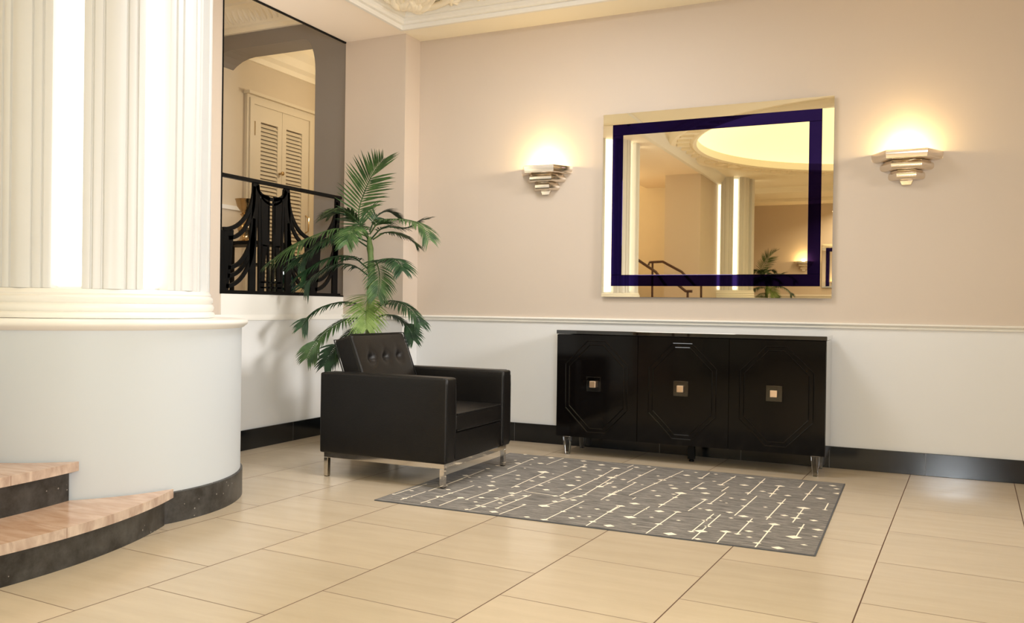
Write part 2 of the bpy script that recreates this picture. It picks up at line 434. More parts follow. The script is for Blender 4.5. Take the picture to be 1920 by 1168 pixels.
# ceiling slab with circular hole for the dome
DC = (-0.2, -0.2); DR = 2.75
m = MB(); n = 96; inner = []; outer = []
angs = sorted([2*PI*k/n for k in range(n)] + [math.atan2(y-DC[1], x-DC[0]) % (2*PI) for x in (-3.9, XR+0.1) for y in (YF-0.1, YB)])
for a in angs:
    ca, sa = math.cos(a), math.sin(a)
    tx = ((XR+0.1 if ca > 0 else -3.9) - DC[0])/ca if abs(ca) > 1e-9 else 1e9
    ty = ((YB if sa > 0 else YF-0.1) - DC[1])/sa if abs(sa) > 1e-9 else 1e9
    t = min(tx, ty)
    inner.append((DC[0]+DR*ca, DC[1]+DR*sa)); outer.append((DC[0]+t*ca, DC[1]+t*sa))
m.grid([[(x, y, ZT) for x, y in inner], [(x, y, ZT) for x, y in outer], [(x, y, ZT+0.2) for x, y in outer], [(x, y, ZT+0.2) for x, y in inner]], closed_u=True, closed_v=True)
struct(m.build('ceiling', M['ceil']), 'cream plaster coffered ceiling', 'ceiling')
# mouldings stepping up from the coffer edge, with mitred corner
prof = [(0.0, ZC-0.004), (0.026, ZC-0.004), (0.026, ZC+0.030), (0.050, ZC+0.034), (0.062, ZC+0.050), (0.062, ZC+0.075), (0.085, ZC+0.080), (0.098, ZC+0.100), (0.108, ZT)]
def coffer_path(d):
    return [(-3.865+d, 2.4), (-3.865+d, 6.06-d), (XR, 6.06-d)]
m = MB(); rows = []
for d, z in prof: rows.append([(x, y, z) for x, y in coffer_path(d)])
m.grid(rows); struct(m.build('trim_2', M['white'], smooth=30), 'stepped white moulding round the ceiling coffer', 'trim')
m = MB()
for d0, wd, h in ((0.125, 0.014, 0.012), (0.80, 0.03, 0.02)):
    pr = [(d0, ZT), (d0, ZT-h), (d0+wd, ZT-h), (d0+wd, ZT)]
    m.grid([[(x, y, z) for x, y in coffer_path(d)] for d, z in pr])
struct(m.build('trim_3', M['white']), 'inner raised bead round the ceiling coffer', 'trim')
m = MB(); m.grid([[(-3.26+d, y, z) for y in (-3.1, 2.4)] for d, z in [(-0.01, ZC-0.01), (0.04, ZC-0.005), (0.07, ZC+0.03), (0.10, ZC+0.05), (0.13, ZC+0.11), (0.19, ZC+0.14), (0.21, ZT)]])
struct(m.build('trim_11', M['white'], smooth=30), 'white moulding along the rear beam', 'trim')
# acanthus ornament in the corner of the coffer
m = MB()
cx, cy_ = -3.70, 5.89
for layer, (n_, L0, r0) in enumerate(((15, 0.62, 0.020), (10, 0.34, 0.024))):
    for k in range(n_):
        a = math.radians(-100 + k*112/(n_-1))
        L_ = L0*(0.82+0.18*math.cos(k*2.4)); sgn = 1 if k < n_/2 else -1
        pts = []
        for i in range(10):
            t = i/9; aa = a + sgn*0.50*t*t
            pts.append((cx + L_*t*math.cos(aa), cy_ + L_*t*math.sin(aa), ZT-0.006-(0.022+0.012*layer)*math.sin(t*PI)-0.004*layer))
        m.tube(pts, [0.006+r0*math.sin(PI*min(1, 0.1+i/9*0.9))**0.8 for i in range(10)], 7)
for (tx, ty) in ((-3.30, 5.88), (-3.05, 5.86), (-3.72, 5.45), (-3.70, 5.20), (-2.80, 5.87)):
    m.lathe([(0.001, -0.035), (0.02, -0.03), (0.035, -0.012), (0.04, 0.0)], (tx, ty, ZT), 14)
    for q in range(6):
        a = q*PI/3; m.tube([(tx, ty, ZT-0.02), (tx+0.05*math.cos(a), ty+0.05*math.sin(a), ZT-0.022), (tx+0.085*math.cos(a+0.3), ty+0.085*math.sin(a+0.3), ZT-0.004)], [0.012, 0.018, 0.004], 6)
struct(m.build('ceiling_ornament', M['ceil'], smooth=60), 'cream plaster leaf ornament in the coffer corner', 'ceiling')
# dome
m = MB(); m.lathe([(DR*math.cos(t*PI/2/10), 0.55*math.sin(t*PI/2/10)) for t in range(10)] + [(0.001, 0.55)], (DC[0], DC[1], ZT+0.06), 96)
tag(m.build('ceiling_dome', M['dome'], smooth=60), 'large round cove-lit dome with glowing surface in the ceiling, seen in the wall mirror', 'ceiling light')
m = MB(); m.lathe([(DR-0.02, 0.08), (DR-0.02, -0.03), (DR+0.03, -0.05), (DR+0.06, -0.03), (DR+0.07, -0.01), (DR+0.26, -0.02), (DR+0.28, -0.06), (DR+0.34, -0.075), (DR+0.38, -0.05), (DR+0.40, 0.0)], (DC[0], DC[1], ZT), 96)
for k in range(60):
    a = 2*PI*k/60; c, s = math.cos(a), math.sin(a); r = DR+0.165
    m.obox((DC[0]+r*c, DC[1]+r*s, ZT-0.03), (0.085*c, 0.085*s, 0), (-0.055*s, 0.055*c, 0), (0, 0, 0.022))
struct(m.build('trim_4', M['ceil'], smooth=35), 'leaf moulded ring round the lit dome', 'trim')
m = MB(); m.box(-3.9, -4.95, 3.36, XR, -4.65, 3.53); m.box(-3.9, -6.6, 3.40, XR, -6.45, 3.53)
struct(m.build('ceiling_beam', M['ceil']), 'cream cross beams beyond the dome', 'beam')
# skirting boards
T = 0.016
def skirt(name, boxes, label):
    m = MB()
    for b in boxes: m.box(*b)
    return struct(m.build(name, M['skirting'], bevel=0.002), label, 'baseboard')
skirt('baseboard_back', [(XP, YB-T, 0, XR, YB, BB)], 'black polished baseboard along the back wall')
skirt('baseboard_pier', [(XL+T, YP-T, 0, XP+T, YP, BB), (XP, YP, 0, XP+T, YB-T, BB)], 'black polished baseboard round the corner pier')
skirt('baseboard_left', [(XL, 3.9, 0, XL+T, YP-T, BB)], 'black polished baseboard under the gallery opening')
skirt('baseboard_front', [(-3.9, YF, 0, XR, YF+T, BB)], 'black baseboard of the far wall')
# chair rail: moulded strip
RP = [(0, 0.962), (0.012, 0.964), (0.016, 0.972), (0.010, 0.978), (0.022, 0.984), (0.026, 0.994), (0.018, 1.002), (0, 1.004)]
def chair_rail(name, path, label):
    """path of (x, y, nx, ny) points with outward offsets"""
    m = MB(); m.grid([[(x+nx*d, y+ny*d, z) for x, y, nx, ny in path] for d, z in RP])
    return struct(m.build(name, M['white'], smooth=50), label, 'trim')
chair_rail('trim_5', [(XL, YP, 0, -1), (XP, YP, 1, -1), (XP, YB, 1, -1), (XR, YB, 0, -1)], 'white chair rail along pier and back wall')
RPs = [(0, 0.955), (0.010, 0.958), (0.012, 0.975), (0.006, 0.985), (0.004, 1.0)]
m = MB(); m.grid([[(XL+d, y, z) for y in (3.9, YP)] for d, z in RPs]); struct(m.build('trim_6', M['white'], smooth=50), 'white rail under the gallery ledge', 'trim')
chair_rail('trim_7', [(-3.9, YF, 0, 1), (XR, YF, 0, 1)], 'white chair rail of the far wall')
# rear wall pieces visible in mirror
wall('wall_rear_pier', (-3.86, -3.1, 0, -3.26, -1.65, 3.5), True, 'grey-tan pier seen in the wall mirror')
struct(MB().box(-7.0, -3.3, 0, -3.86, -3.1, 3.9).build('wall_rear_gallery', M['hall']), 'cream gallery wall seen in the wall mirror', 'wall')
struct(MB().box(-4.1, YF-0.2, 0, -3.9, -3.3, 3.7).build('wall_rear_side', M['upper']), 'side wall of the rear lobby', 'wall')

# ------------------------------------------------------------------ gallery behind the opening
ZG, ZH, XD = 1.12, 3.90, -6.10
struct(MB().box(-7.0, 3.0, 0.9, XL-0.16, 9.0, ZG).build('floor_gallery', M['hall']), 'raised gallery floor', 'floor')
struct(MB().box(-7.0, -3.1, 0.9, -4.95, 3.0, ZG).build('floor_gallery_rear', M['hall']), 'raised gallery floor beside the stairs', 'floor')
struct(MB().box(-7.2, -3.3, ZH, XL-0.16, 9.0, ZH+0.1).build('ceiling_gallery', M['ceil']), 'gallery ceiling', 'ceiling')
struct(MB().box(XD-0.15, -3.3, ZG, XD, 9.0, ZH).build('wall_gallery', M['hall']), 'cream gallery wall holding the louvred doors', 'wall')
struct(MB().box(XL-0.16, YB+0.2, ZG, XL, 9.0, ZH).build('wall_gallery_right', M['hall']), 'gallery wall behind the pier', 'wall')
struct(MB().box(XD, 8.8, ZG, XL, 9.0, ZH).build('wall_gallery_end', M['hall']), 'end wall of the gallery', 'wall')
# arch wall at y 6.25
def arch_pts():
    """archway outline: springs out of the side wall on the left, soft elliptical right shoulder"""
    x1, z1 = -4.885, 3.465
    pts = [(XD, z1-0.10), (XD+0.05, z1-0.065), (XD+0.12, z1-0.03), (XD+0.20, z1-0.008), (XD+0.28, z1)]
    pts += [(x1-0.13+0.13*math.sin(t*PI/2/8), z1-0.30+0.30*math.cos(t*PI/2/8)) for t in range(0, 9)]
    pts += [(x1, ZG)]
    return pts
ap = arch_pts()
poly = [(XD, ZH), (XL-0.001, ZH), (XL-0.001, ZG)] + ap[::-1]
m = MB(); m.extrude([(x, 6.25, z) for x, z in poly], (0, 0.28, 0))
struct(m.build('wall_arch', M['hallshade']), 'shaded grey wall with round-cornered archway beyond the railing', 'wall')
# cornice above arch with egg shapes
m = MB()
cp = [(0, 3.60), (0.03, 3.60), (0.035, 3.635), (0.06, 3.65), (0.065, 3.67), (0.16, 3.76), (0.17, 3.80), (0.20, 3.81), (0.21, 3.86), (0.25, 3.90)]
m.grid([[(x, 6.25-d, z) for x in (XD, XL-0.16)] for d, z in cp])
for k in range(24):
    x = XD + 0.06 + k*0.065
    rows = []
    for i in range(7):
        t = i/6; rr = 0.026*math.sin(PI*(0.12+0.8*t)); d = 0.068+0.095*t; z = 3.672+0.09*t
        rows.append([(x+rr*math.cos(2*PI*j/8), 6.25-d-0.7*rr*math.sin(2*PI*j/8), z-0.7*rr*math.sin(2*PI*j/8)) for j in range(8)])
    m.grid(rows, closed_v=True)
struct(m.build('trim_8', M['ceil'], smooth=40), 'egg-patterned cornice at the top of the gallery', 'trim')
m = MB(); m.grid([[(XD+d, y, z) for y in (6.53, 8.8)] for d, z in [(0, 3.52), (0.03, 3.52), (0.04, 3.57), (0.09, 3.60), (0.11, 3.68), (0.18, 3.74), (0.2, 3.80), (0.26, 3.82), (0.28, 3.9)]])
struct(m.build('trim_9', M['ceil'], smooth=30), 'cornice over the louvred doors', 'trim')
m = MB(); m.box(XD, 3.0, 2.00, XD+0.02, 6.72, 2.04)
struct(m.build('trim_10', M['white']), 'dado moulding on the gallery wall', 'trim')
# louvred doors
DY0, DY1, DZ1 = 6.78, 7.66, 3.09
def louvre_doors():
    fr = MB(); c = 0.085
    for (d, t) in ((0.0, 0.035), (0.03, 0.05)):
        a = c-d
        fr.box(XD, DY0-a, ZG, XD+t, DY0, DZ1+a); fr.box(XD, DY1, ZG, XD+t, DY1+a, DZ1+a); fr.box(XD, DY0, DZ1, XD+t, DY1, DZ1+a)
    fr.box(XD, DY0-c-0.02, DZ1+c, XD+0.08, DY1+c+0.02, DZ1+c+0.03)
    root = fr.build('door_1', M['louvre']); struct(root, 'pair of cream louvred doors in the gallery beyond the arch', 'door')
    mid = (DY0+DY1)/2
    for (a, b, first) in ((DY0, mid-0.002, True), (mid+0.002, DY1, False)):
        lf = MB(); x0, x1 = XD+0.002, XD+0.034
        s0 = 0.115 if first else 0.065; s1 = 0.065 if first else 0.115
        ptop = 2.93
        lf.box(x0, a, ZG, x1, a+s0, DZ1); lf.box(x0, b-s1, ZG, x1, b, DZ1)
        lf.box(x0, a+s0, ptop, x1, b-s1, DZ1); lf.box(x0, a+s0, ZG, x1, b-s1, ZG+0.18)
        lf.cur = 1; lf.box(XD+0.0005, a+s0, ZG+0.18, x0-0.0005, b-s1, ptop); lf.cur = 0  # dark sheet on the solid wall paints the shade behind the slats
        z = ZG+0.20
        while z < ptop-0.01:
            lf.extrude([(x0+0.004, a+s0, z+0.034), (x0+0.008, a+s0, z+0.040), (x1-0.001, a+s0, z+0.006), (x1-0.006, a+s0, z+0.001)], (0, (b-s1)-(a+s0), 0))
            z += 0.040
        leaf = lf.build('door_leaf', [M['louvre'], M['louvre_shade']], root)
        if first:
            k = MB(); k.lathe([(0.001, 0), (0.012, 0.0), (0.010, 0.02), (0.022, 0.035), (0.020, 0.05), (0.001, 0.055)], (0, 0, 0), 16)
            k.v = [(x1+z, b-0.033+x, 2.445+y) for x, y, z in k.v]
            k.build('door_knob', M['brass'], leaf, smooth=50)
            h = MB(); h.box(x1, a+0.002, 2.78, x1+0.008, a+0.03, 2.92); h.build('hinge', M['chrome'], leaf)
        else:
            k = MB(); k.tube([(x1, b-0.04, 1.86), (x1+0.04, b-0.04, 1.88), (x1+0.045, b-0.04, 2.02), (x1, b-0.04, 2.05)], 0.008, 6)
            k.build('door_handle', M['brass'], leaf, smooth=50)
louvre_doors()

# ------------------------------------------------------------------ columns
def make_column(center, r, az0, ztop, label, name='fluted_column', pedestal=True, skip=()):
    root = thing(name, label, 'column', (center[0], center[1], 0), 'fluted columns with lit strips')
    k = r/0.6
    if pedestal:
        R = 0.785
        pb = MB(); pb.lathe([(R, 0.0), (R, 0.955)], (*center, 0), 96); pb.build('pedestal', M['pedestal'], root, smooth=40)
        pl = MB(); pl.lathe([(R, 0.0), (R+0.012, 0.0), (R+0.012, 0.147), (R, 0.151)], (*center, 0), 96); pl.build('plinth', M['worn'], root, smooth=40)
        cp = MB(); cp.lathe([(R, 0.945), (R+0.012, 0.950), (R+0.020, 0.958), (R+0.030, 0.966), (R+0.034, 0.976), (R+0.030, 0.988), (R+0.018, 0.994), (R-0.02, 0.997), (0.3, 1.0)], (*center, 0), 96)
        cp.build('pedestal_cap', M['white'], root, smooth=50)
        z0 = 1.0
    else: z0 = 1.0
    zz = [(r*1.02, 0), (r*1.055, 0.0), (r*1.065, 0.014), (r*1.055, 0.028), (r*1.035, 0.032), (r*1.05, 0.04), (r*1.055, 0.056), (r*1.045, 0.07), (r*1.03, 0.074), (r*1.045, 0.084), (r*1.045, 0.104), (r*1.025, 0.114), (r*1.03, 0.122), (r*1.01, 0.142), (r*0.9, 0.144)]
    b = MB(); b.lathe([(rr, z) for rr, z in zz], (*center, z0), 96); b.build('base_moulding', M['white'], root, smooth=50)
    zs = z0+0.143
    # fluted shaft: profile over one 40 degree bay around each slot
    bay = [(-20, 0.612), (-17.2, 0.608), (-15.6, 0.603), (-15.2, 0.594), (-14.6, 0.594), (-14.2, 0.603), (-12.6, 0.606), (-11.0, 0.603), (-10.6, 0.594), (-10.1, 0.594), (-9.7, 0.602), (-7.4, 0.602), (-6.5, 0.598), (-6.3, 0.518), (0, 0.518), (6.3, 0.518), (6.5, 0.598), (7.4, 0.602), (9.7, 0.602), (10.1, 0.594), (10.6, 0.594), (11.0, 0.603), (12.6, 0.606), (14.2, 0.603), (14.6, 0.594), (15.2, 0.594), (15.6, 0.603), (17.2, 0.608)]
    pts = []
    for i in range(9):
        for t, rr in bay:
            a = math.radians(az0+40*i+t); pts.append((center[0]+rr*k*math.cos(a), center[1]+rr*k*math.sin(a)))
    sh = MB(); sh.grid([[(x, y, z) for x, y in pts] for z in (zs, ztop)], closed_v=True)
    sh.build('shaft', M['column'], root, smooth=25)
    for i in range(9):
        if i in skip: continue
        st = MB(); a = az0+40*i
        rows = []
        for z in (zs+0.012, ztop-0.03):
            rows.append([(center[0]+rr*k*math.cos(math.radians(a+t)), center[1]+rr*k*math.sin(math.radians(a+t)), z) for t, rr in ((-6.1, 0.521), (-5.8, 0.530), (-3, 0.534), (3, 0.534), (5.8, 0.530), (6.1, 0.521))])
        st.grid(rows); st.build('light_strip', M['strip'], root, smooth=30)
    return root
make_column((-4.07, 3.30), 0.6, -49.6, 3.6, 'fluted white column with glowing strips on round pedestal left of the armchair', skip=(2,))
make_column((-4.07, 1.24), 0.6, 12.0, 3.6, 'matching fluted column whose glowing edge shows at the mirror left end')
make_column((-3.18, -3.47), 0.48, 59.0, ZT, 'fluted column with two lit strips reflected in the mirror centre', skip=(2, 8))

# ------------------------------------------------------------------ marble steps
SC = 2.27
def arc_x(apex, R, y): return apex - (R - math.sqrt(max(0, R*R-(y-SC)**2)))
def step(z0, z1, nose, riser, Rn, Rr, ya, yb, xin, label):
    root = thing('marble_step', label, 'step', (nose-0.3, SC, z0), 'marble steps')
    th = 0.042; joint = 2.40; RP_ = 0.800
    def left(y):
        for yc in (3.30, 1.24):
            if abs(y-yc) < RP_: return max(xin, -4.07+math.sqrt(RP_**2-(y-yc)**2))
        return xin
    def outline(apex, R, a, b):
        """plan polygon between curved front edge and the two round pedestals"""
        yy = [a+(b-a)*i/60 for i in range(61)]
        yy = [y for y in yy if arc_x(apex, R, y) > left(y)+0.002]
        return [(arc_x(apex, R, y), y) for y in yy], [(left(y), y) for y in yy][::-1]
    rs = MB(); f_, l_ = outline(riser, Rr, ya, yb); rs.prism(f_+l_, z0, z1-th)
    rs.build('riser', M['worn'], root)
    for (a, b) in ((ya, joint-0.0012), (joint+0.0012, yb)):
        f_, l_ = outline(nose, Rn, a, b)
        tr = MB(); poly = f_+l_; n = len(poly); nf = len(f_)
        tr.v += [(x, y, z1-th) for x, y in poly] + [(x, y, z1) for x, y in poly]
        tr.face(list(range(n))[::-1]); tr.face([n+i for i in range(n)])
        for i in range(n):
            j = (i+1) % n; tr.cur = 1 if i < nf else 0
            tr.face((i, j, n+j, n+i))
        tr.build('tread', [M['marble'], M['nosing']], root)
step(0, 0.168, -3.080, -3.096, 1.98, 1.85, SC-0.88, SC+0.88, -4.2, 'lower pink marble step with curved nose and black riser')
step(0.168, 0.345, -3.425, -3.455, 2.5, 2.4, SC-0.60, SC+0.60, -4.2, 'upper pink marble step against the column pedestal')
struct(MB().box(-4.3, 1.3, 0, -4.2, 3.2, 1.12).build('wall_stair', M['lower']), 'low wall closing the stair behind the steps', 'wall')

# rear stair flight with handrails (reflected in the mirror)
m = MB()
for i in range(7):
    m.box(-3.30-0.26*(i+1), -1.45, 0, -3.30-0.26*i, 0.30, 0.16*(i+1))
tag(m.build('rear_staircase', M['marble']), 'marble staircase behind the railings seen in the mirror', 'staircase')
def handrail(y, pts, posts, label):
    root = thing('stair_handrail', label, 'handrail', (pts[-1][0], y, 0), 'bronze stair handrails')
    a = MB(); a.tube([(x, y, z) for x, z in pts], 0.021, 8); a.build('rail', M['rail_wood'], root, smooth=50)
    for px_, zb, zt in posts:
        a = MB(); a.tube([(px_, y, zb), (px_, y, zt)], 0.018, 8); a.build('post', M['rail_wood'], root, smooth=50)
handrail(-0.266, [(-4.40, 2.12), (-4.30, 2.12), (-3.949, 1.869), (-3.615, 1.65), (-3.35, 1.31), (-3.15, 1.15), (-3.05, 1.15)], [(-3.12, 0, 1.15), (-4.33, 0.96, 2.12)], 'bronze handrail sloping down at the mirror lower left')
handrail(-1.166, [(-3.99, 1.80), (-3.976, 1.85), (-3.752, 1.856), (-3.44, 1.689), (-3.37, 1.62), (-3.2, 1.45), (-3.05, 1.3)], [(-3.923, 0.64, 1.85), (-3.12, 0, 1.37)], 'bronze handrail with level upper end seen in the mirror')

# ------------------------------------------------------------------ iron balustrade in the opening
def railing():
    X = -4.512; z0, z1 = 1.163, 2.0
    root = thing('balustrade', 'black wrought iron balustrade with draped loops in the gallery opening', 'railing', (X, 5.4, z0))
    ya, yb = 4.70, YP-0.004
    m = MB(); m.box(X-0.022, ya, z1-0.012, X+0.022, yb, z1+0.014); m.build('top_rail', M['iron'], root, bevel=0.004)
    m = MB(); m.box(X-0.015, ya, z0, X+0.015, yb, z0+0.014); m.build('bottom_rail', M['iron'], root)
    th = (0.008, 0, 0)
    def bar(pts, hw, name):
        pts3 = [(X, y, z) for y, z in pts]; n = len(pts3); wv = []
        for i in range(n):
            t = Vector(pts3[min(i+1, n-1)])-Vector(pts3[max(i-1, 0)]); t.normalize()
            h = hw[i] if hasattr(hw, '__len__') else hw
            wv.append(Vector((0, -t.z, t.y))*h)
        b = MB(); b.ribbon(pts3, wv, th); b.build(name, M['iron'], root)
    def inside(y): return ya < y < yb
    # motif centred on yc: pair of flared posts either side of a small cup
    def tower(yc):
        for sgn in (-1, 1):
            def clip(pts): return [(y, z) for y, z in pts if inside(y)]
            P = lambda d: yc+sgn*d
            posts = [([(0.178, z1-0.01), (0.180, 1.85), (0.195, 1.65), (0.205, 1.45), (0.205, z0)], [0.030, 0.032, 0.034, 0.034, 0.034]),
                     ([(0.150, z1-0.02), (0.135, 1.84), (0.130, 1.6), (0.125, z0)], 0.011),
                     ([(0.075, 1.91), (0.072, 1.70), (0.070, 1.52)], [0.045, 0.040, 0.032]),
                     ([(0.070, 1.53), (0.085, 1.40), (0.095, z0)], [0.026, 0.020, 0.020]),
                     ([(0.030, 1.90), (0.030, 1.55), (0.024, z0)], 0.009)]
            for pts, hw in posts:
                q = [(P(a), z) for a, z in pts]
                if all(inside(y) for y, z in q): bar(q, hw, 'post')
            for (d0, zb, hw) in ((0.165, 1.885, 0.013), (0.150, 1.845, 0.009)):
                q = [(P(d0*math.cos(t*PI/2/8)), z1-0.03-(z1-0.03-zb)*math.sin(t*PI/2/8)) for t in range(9)]
                if all(inside(y) for y, z in q): bar(q, hw, 'scroll_bar')
        # horizontal links near the foot
        for zb in (1.245, 1.205):
            q = [(yc-0.12, zb), (yc+0.12, zb)]
            if all(inside(y) for y, z in q): bar(q, 0.006, 'scroll_bar')
    # draped loops between towers, gathered at a fluted tassel centred on yt
    def drape(yt, half):
        for (zt, zb, dy) in ((1.96, 1.615, 0.0), (1.90, 1.555, 0.05), (1.72, 1.34, 0.05), (1.66, 1.28, 0.045), (1.58, 1.205, 0.03)):
            for sgn in (-1, 1):
                q = []
                for i in range(15):
                    t = i/14*PI/2
                    a = dy+(half-dy)*math.sin(t); z = zb+(zt-zb)*(1-math.cos(t))
                    q.append((yt+sgn*a, z))
                q = [p_ for p_ in q if inside(p_[0])]
                if len(q) > 2: bar(q, 0.0145, 'scroll_bar')
        for d, top in ((-0.085, 1.615), (-0.052, 1.605), (-0.018, 1.605), (0.018, 1.605), (0.052, 1.605), (0.085, 1.615)):
            q = [(yt+d, top), (yt+d*0.85, 1.42), (yt+d*0.5, z0)]
            if all(inside(y) for y, z in q): bar(q, [0.017, 0.015, 0.009], 'tassel_bar')
    tower(5.253); tower(6.27)
    drape(4.745, 0.315); drape(5.765, 0.315)
railing()
# console table, vase, bottle in the gallery
def table():
    root = thing('console_table', 'small black console table behind the balustrade', 'table', (-5.5, 6.02, ZG))
    x0, x1, y0, y1 = -5.78, -5.12, 5.86, 6.20
    m = MB(); m.box(x0, y0, 1.60, x1, y1, 1.63); m.build('tabletop', M['iron'], root, bevel=0.004)
    m = MB(); m.box(x0+0.03, y0+0.02, 1.42, x1-0.03, y1-0.02, 1.435); m.build('shelf', M['iron'], root)
    for x in (x0+0.02, x1-0.05):
        for y in (y0+0.02, y1-0.05):
            m = MB(); m.box(x, y, ZG, x+0.03, y+0.03, 1.60); m.build('leg', M['iron'], root)
table()
m = MB(); m.lathe([(0.001, 0), (0.07, 0), (0.075, 0.01), (0.05, 0.03), (0.04, 0.06), (0.065, 0.10), (0.075, 0.14), (0.06, 0.18), (0.035, 0.21), (0.03, 0.225), (0.05, 0.25), (0.035, 0.262), (0.045, 0.28), (0.075, 0.32), (0.088, 0.37), (0.095, 0.385), (0.088, 0.385), (0.06, 0.31), (0.001, 0.29)], (-5.46, 6.02, 1.63), 32)
tag(m.build('brass_vase', M['brass'], smooth=60), 'tall brass goblet vase on the console table', 'vase')
m = MB(); m.lathe([(0.001, 0), (0.10, 0), (0.115, 0.02), (0.125, 0.12), (0.115, 0.22), (0.09, 0.26), (0.10, 0.28), (0.085, 0.28), (0.001, 0.24)], (-4.80, 5.72, ZG), 32)
tag(m.build('glass_vase', M['dark_glass'], smooth=60), 'dark green glazed vase low behind the balustrade', 'vase')

# ------------------------------------------------------------------ sideboard
def sideboard():
    x0, x1, y0, y1, z0, z1 = -2.395, -0.520, 5.925, 6.335, 0.135, 0.918
    root = thing('sideboard', 'long black lacquer sideboard on clear legs beneath the wall mirror', 'sideboard', ((x0+x1)/2, (y0+y1)/2, 0))
    b = MB(); b.box(x0, y0+0.022, z0, x1, y1, z1-0.03); b.build('body', M['lacquer_top'], root, bevel=0.003)
    t = MB(); t.box(x0-0.004, y0-0.004, z1-0.028, x1+0.004, y1, z1); t.build('top', M['lacquer_top'], root, bevel=0.003)
    seams = [x0, -1.778, -1.140, x1]
    for i in range(3):
        a, c = seams[i]+0.002, seams[i+1]-0.002
        za, zb = z0+0.004, z1-0.032
        d = MB(); d.box(a, y0, za, c, y0+0.02, zb)
        cx = (a+c)/2; cz = (za+zb)/2
        # raised octagonal mouldings
        for (hw, hh, ch) in ((0.240, 0.335, 0.172), (0.212, 0.307, 0.160)):
            P = [(-hw+ch, -hh), (hw-ch, -hh), (hw, -hh+ch), (hw, hh-ch), (hw-ch, hh), (-hw+ch, hh), (-hw, hh-ch), (-hw, -hh+ch)]
            s = 0.0045
            outer = [(cx+x, cz+z) for x, z in P]; inner = [(cx+x*(1-s*2/hw), cz+z*(1-s*2/hh)) for x, z in P]; mid = [((o[0]+q[0])/2, (o[1]+q[1])/2) for o, q in zip(outer, inner)]
            d.grid([[(x, y0-0.0002, z) for x, z in outer], [(x, y0-0.0030, z) for x, z in mid], [(x, y0-0.0002, z) for x, z in inner]], closed_v=True)
        dr = d.build('door', M['lacquer'], root)
        hx = (-2.103, -1.466, -0.842)[i]; hz = 0.532
        h = MB(); h.box(hx-0.052, y0-0.014, hz-0.052, hx+0.052, y0-0.0062, hz+0.052); ho = h.build('handle_plate', M['acrylic'], dr, bevel=0.002); ho['label'] = 'clear acrylic plate'
        h = MB(); h.box(hx-0.023, y0-0.038, hz-0.023, hx+0.023, y0-0.0142, hz+0.023); ko = h.build('knob', M['gold'], dr, bevel=0.003); ko['label'] = 'square champagne metal knob'
    def leg(x, y):
        l = MB(); rows = []
        for z, s in ((0.0, 0.013), (0.004, 0.015), (0.10, 0.0255), (z0, 0.028)):
            rows.append([(x-s, y-s, z), (x+s, y-s, z), (x+s, y+s, z), (x-s, y+s, z)])
        l.grid(rows, closed_v=True); l.face([3, 2, 1, 0]); l.face([12, 13, 14, 15])
        lo = l.build('leg', M['acrylic'], root, bevel=0.002); lo['label'] = 'clear tapered acrylic leg'
    for x in (x0+0.075, x1-0.062):
        for y in (y0+0.045, y1-0.05): leg(x, y)
    l = MB(); l.box(-1.455, 6.10, 0.02, -1.410, 6.145, z0); l.lathe([(0.001, 0), (0.018, 0), (0.018, 0.012), (0.008, 0.014), (0.008, 0.02)], (-1.4325, 6.1225, 0), 16)
    l.build('centre_support', M['iron'], root)
sideboard()

# ------------------------------------------------------------------ wall mirror
def mirror():
    X0, X1, Z0, Z1 = -2.200, -0.528, 1.170, 2.568
    yf = YB-0.034; t = 0.006
    root = thing('wall_mirror', 'large square mirror with cobalt blue band above the sideboard', 'mirror', ((X0+X1)/2, YB, Z0))
    bk = MB(); bk.box(X0+0.03, YB-0.018, Z0+0.03, X1-0.03, YB-0.002, Z1-0.03); bk.build('backing', M['iron'], root)
    bw, so = 0.083, 0.078
    a0, a1, c0, c1 = X0+so, X1-so, Z0+so+0.006, Z1-so-0.006       # band outer
    # tilted outer strips: outer edge recedes towards the wall
    dz = 0.0013
    def strip(q):
        b = MB(); n = 4
        b.v = [tuple(p) for p in q] + [(p[0], p[1]+t, p[2]) for p in q]
        b.cur = 0; b.face((0, 1, 2, 3)); b.cur = 1; b.face((7, 6, 5, 4))
        for i in range(4):
            j = (i+1) % 4; b.face((i, 4+i, 4+j, j))
        b.build('border_strip', [M['mirror'], M['edge']], root)
    g = 0.0010
    strip([(X0, yf+dz, Z0), (X1, yf+dz, Z0), (X1, yf, c0-g), (X0, yf, c0-g)])
    strip([(X0, yf, c1+g), (X1, yf, c1+g), (X1, yf+dz, Z1), (X0, yf+dz, Z1)])
    strip([(X0, yf, c0), (a0-g, yf, c0), (a0-g, yf, c1), (X0, yf, c1)])
    strip([(a1+g, yf, c0), (X1, yf, c0), (X1, yf, c1), (a1+g, yf, c1)])
    for (p, q) in (((a0, c1-bw), (a1, c1)), ((a0, c0), (a1, c0+bw)), ((a0, c0+bw+g), (a0+bw, c1-bw-g)), ((a1-bw, c0+bw+g), (a1, c1-bw-g))):
        b = MB(); b.box(p[0], yf-0.006, p[1], q[0], yf+t, q[1]); o = b.build('blue_band', M['blue'], root, bevel=0.0015); o['label'] = 'cobalt blue mirror strip'
    b = MB(); b.cur = 0; b.box(a0+bw+g, yf-0.003, c0+bw+g, a1-bw-g, yf+t, c1-bw-g); b.build('mirror_glass', M['mirror'], root)
    return root
wm = mirror()
wm2 = copy_tree(wm); wm2.rotation_euler = (0, 0, PI); wm2.location = (-1.06, YF, 1.17)
wm2['label'] = 'far wall mirror, its blue edge just showing at the right mirror edge'

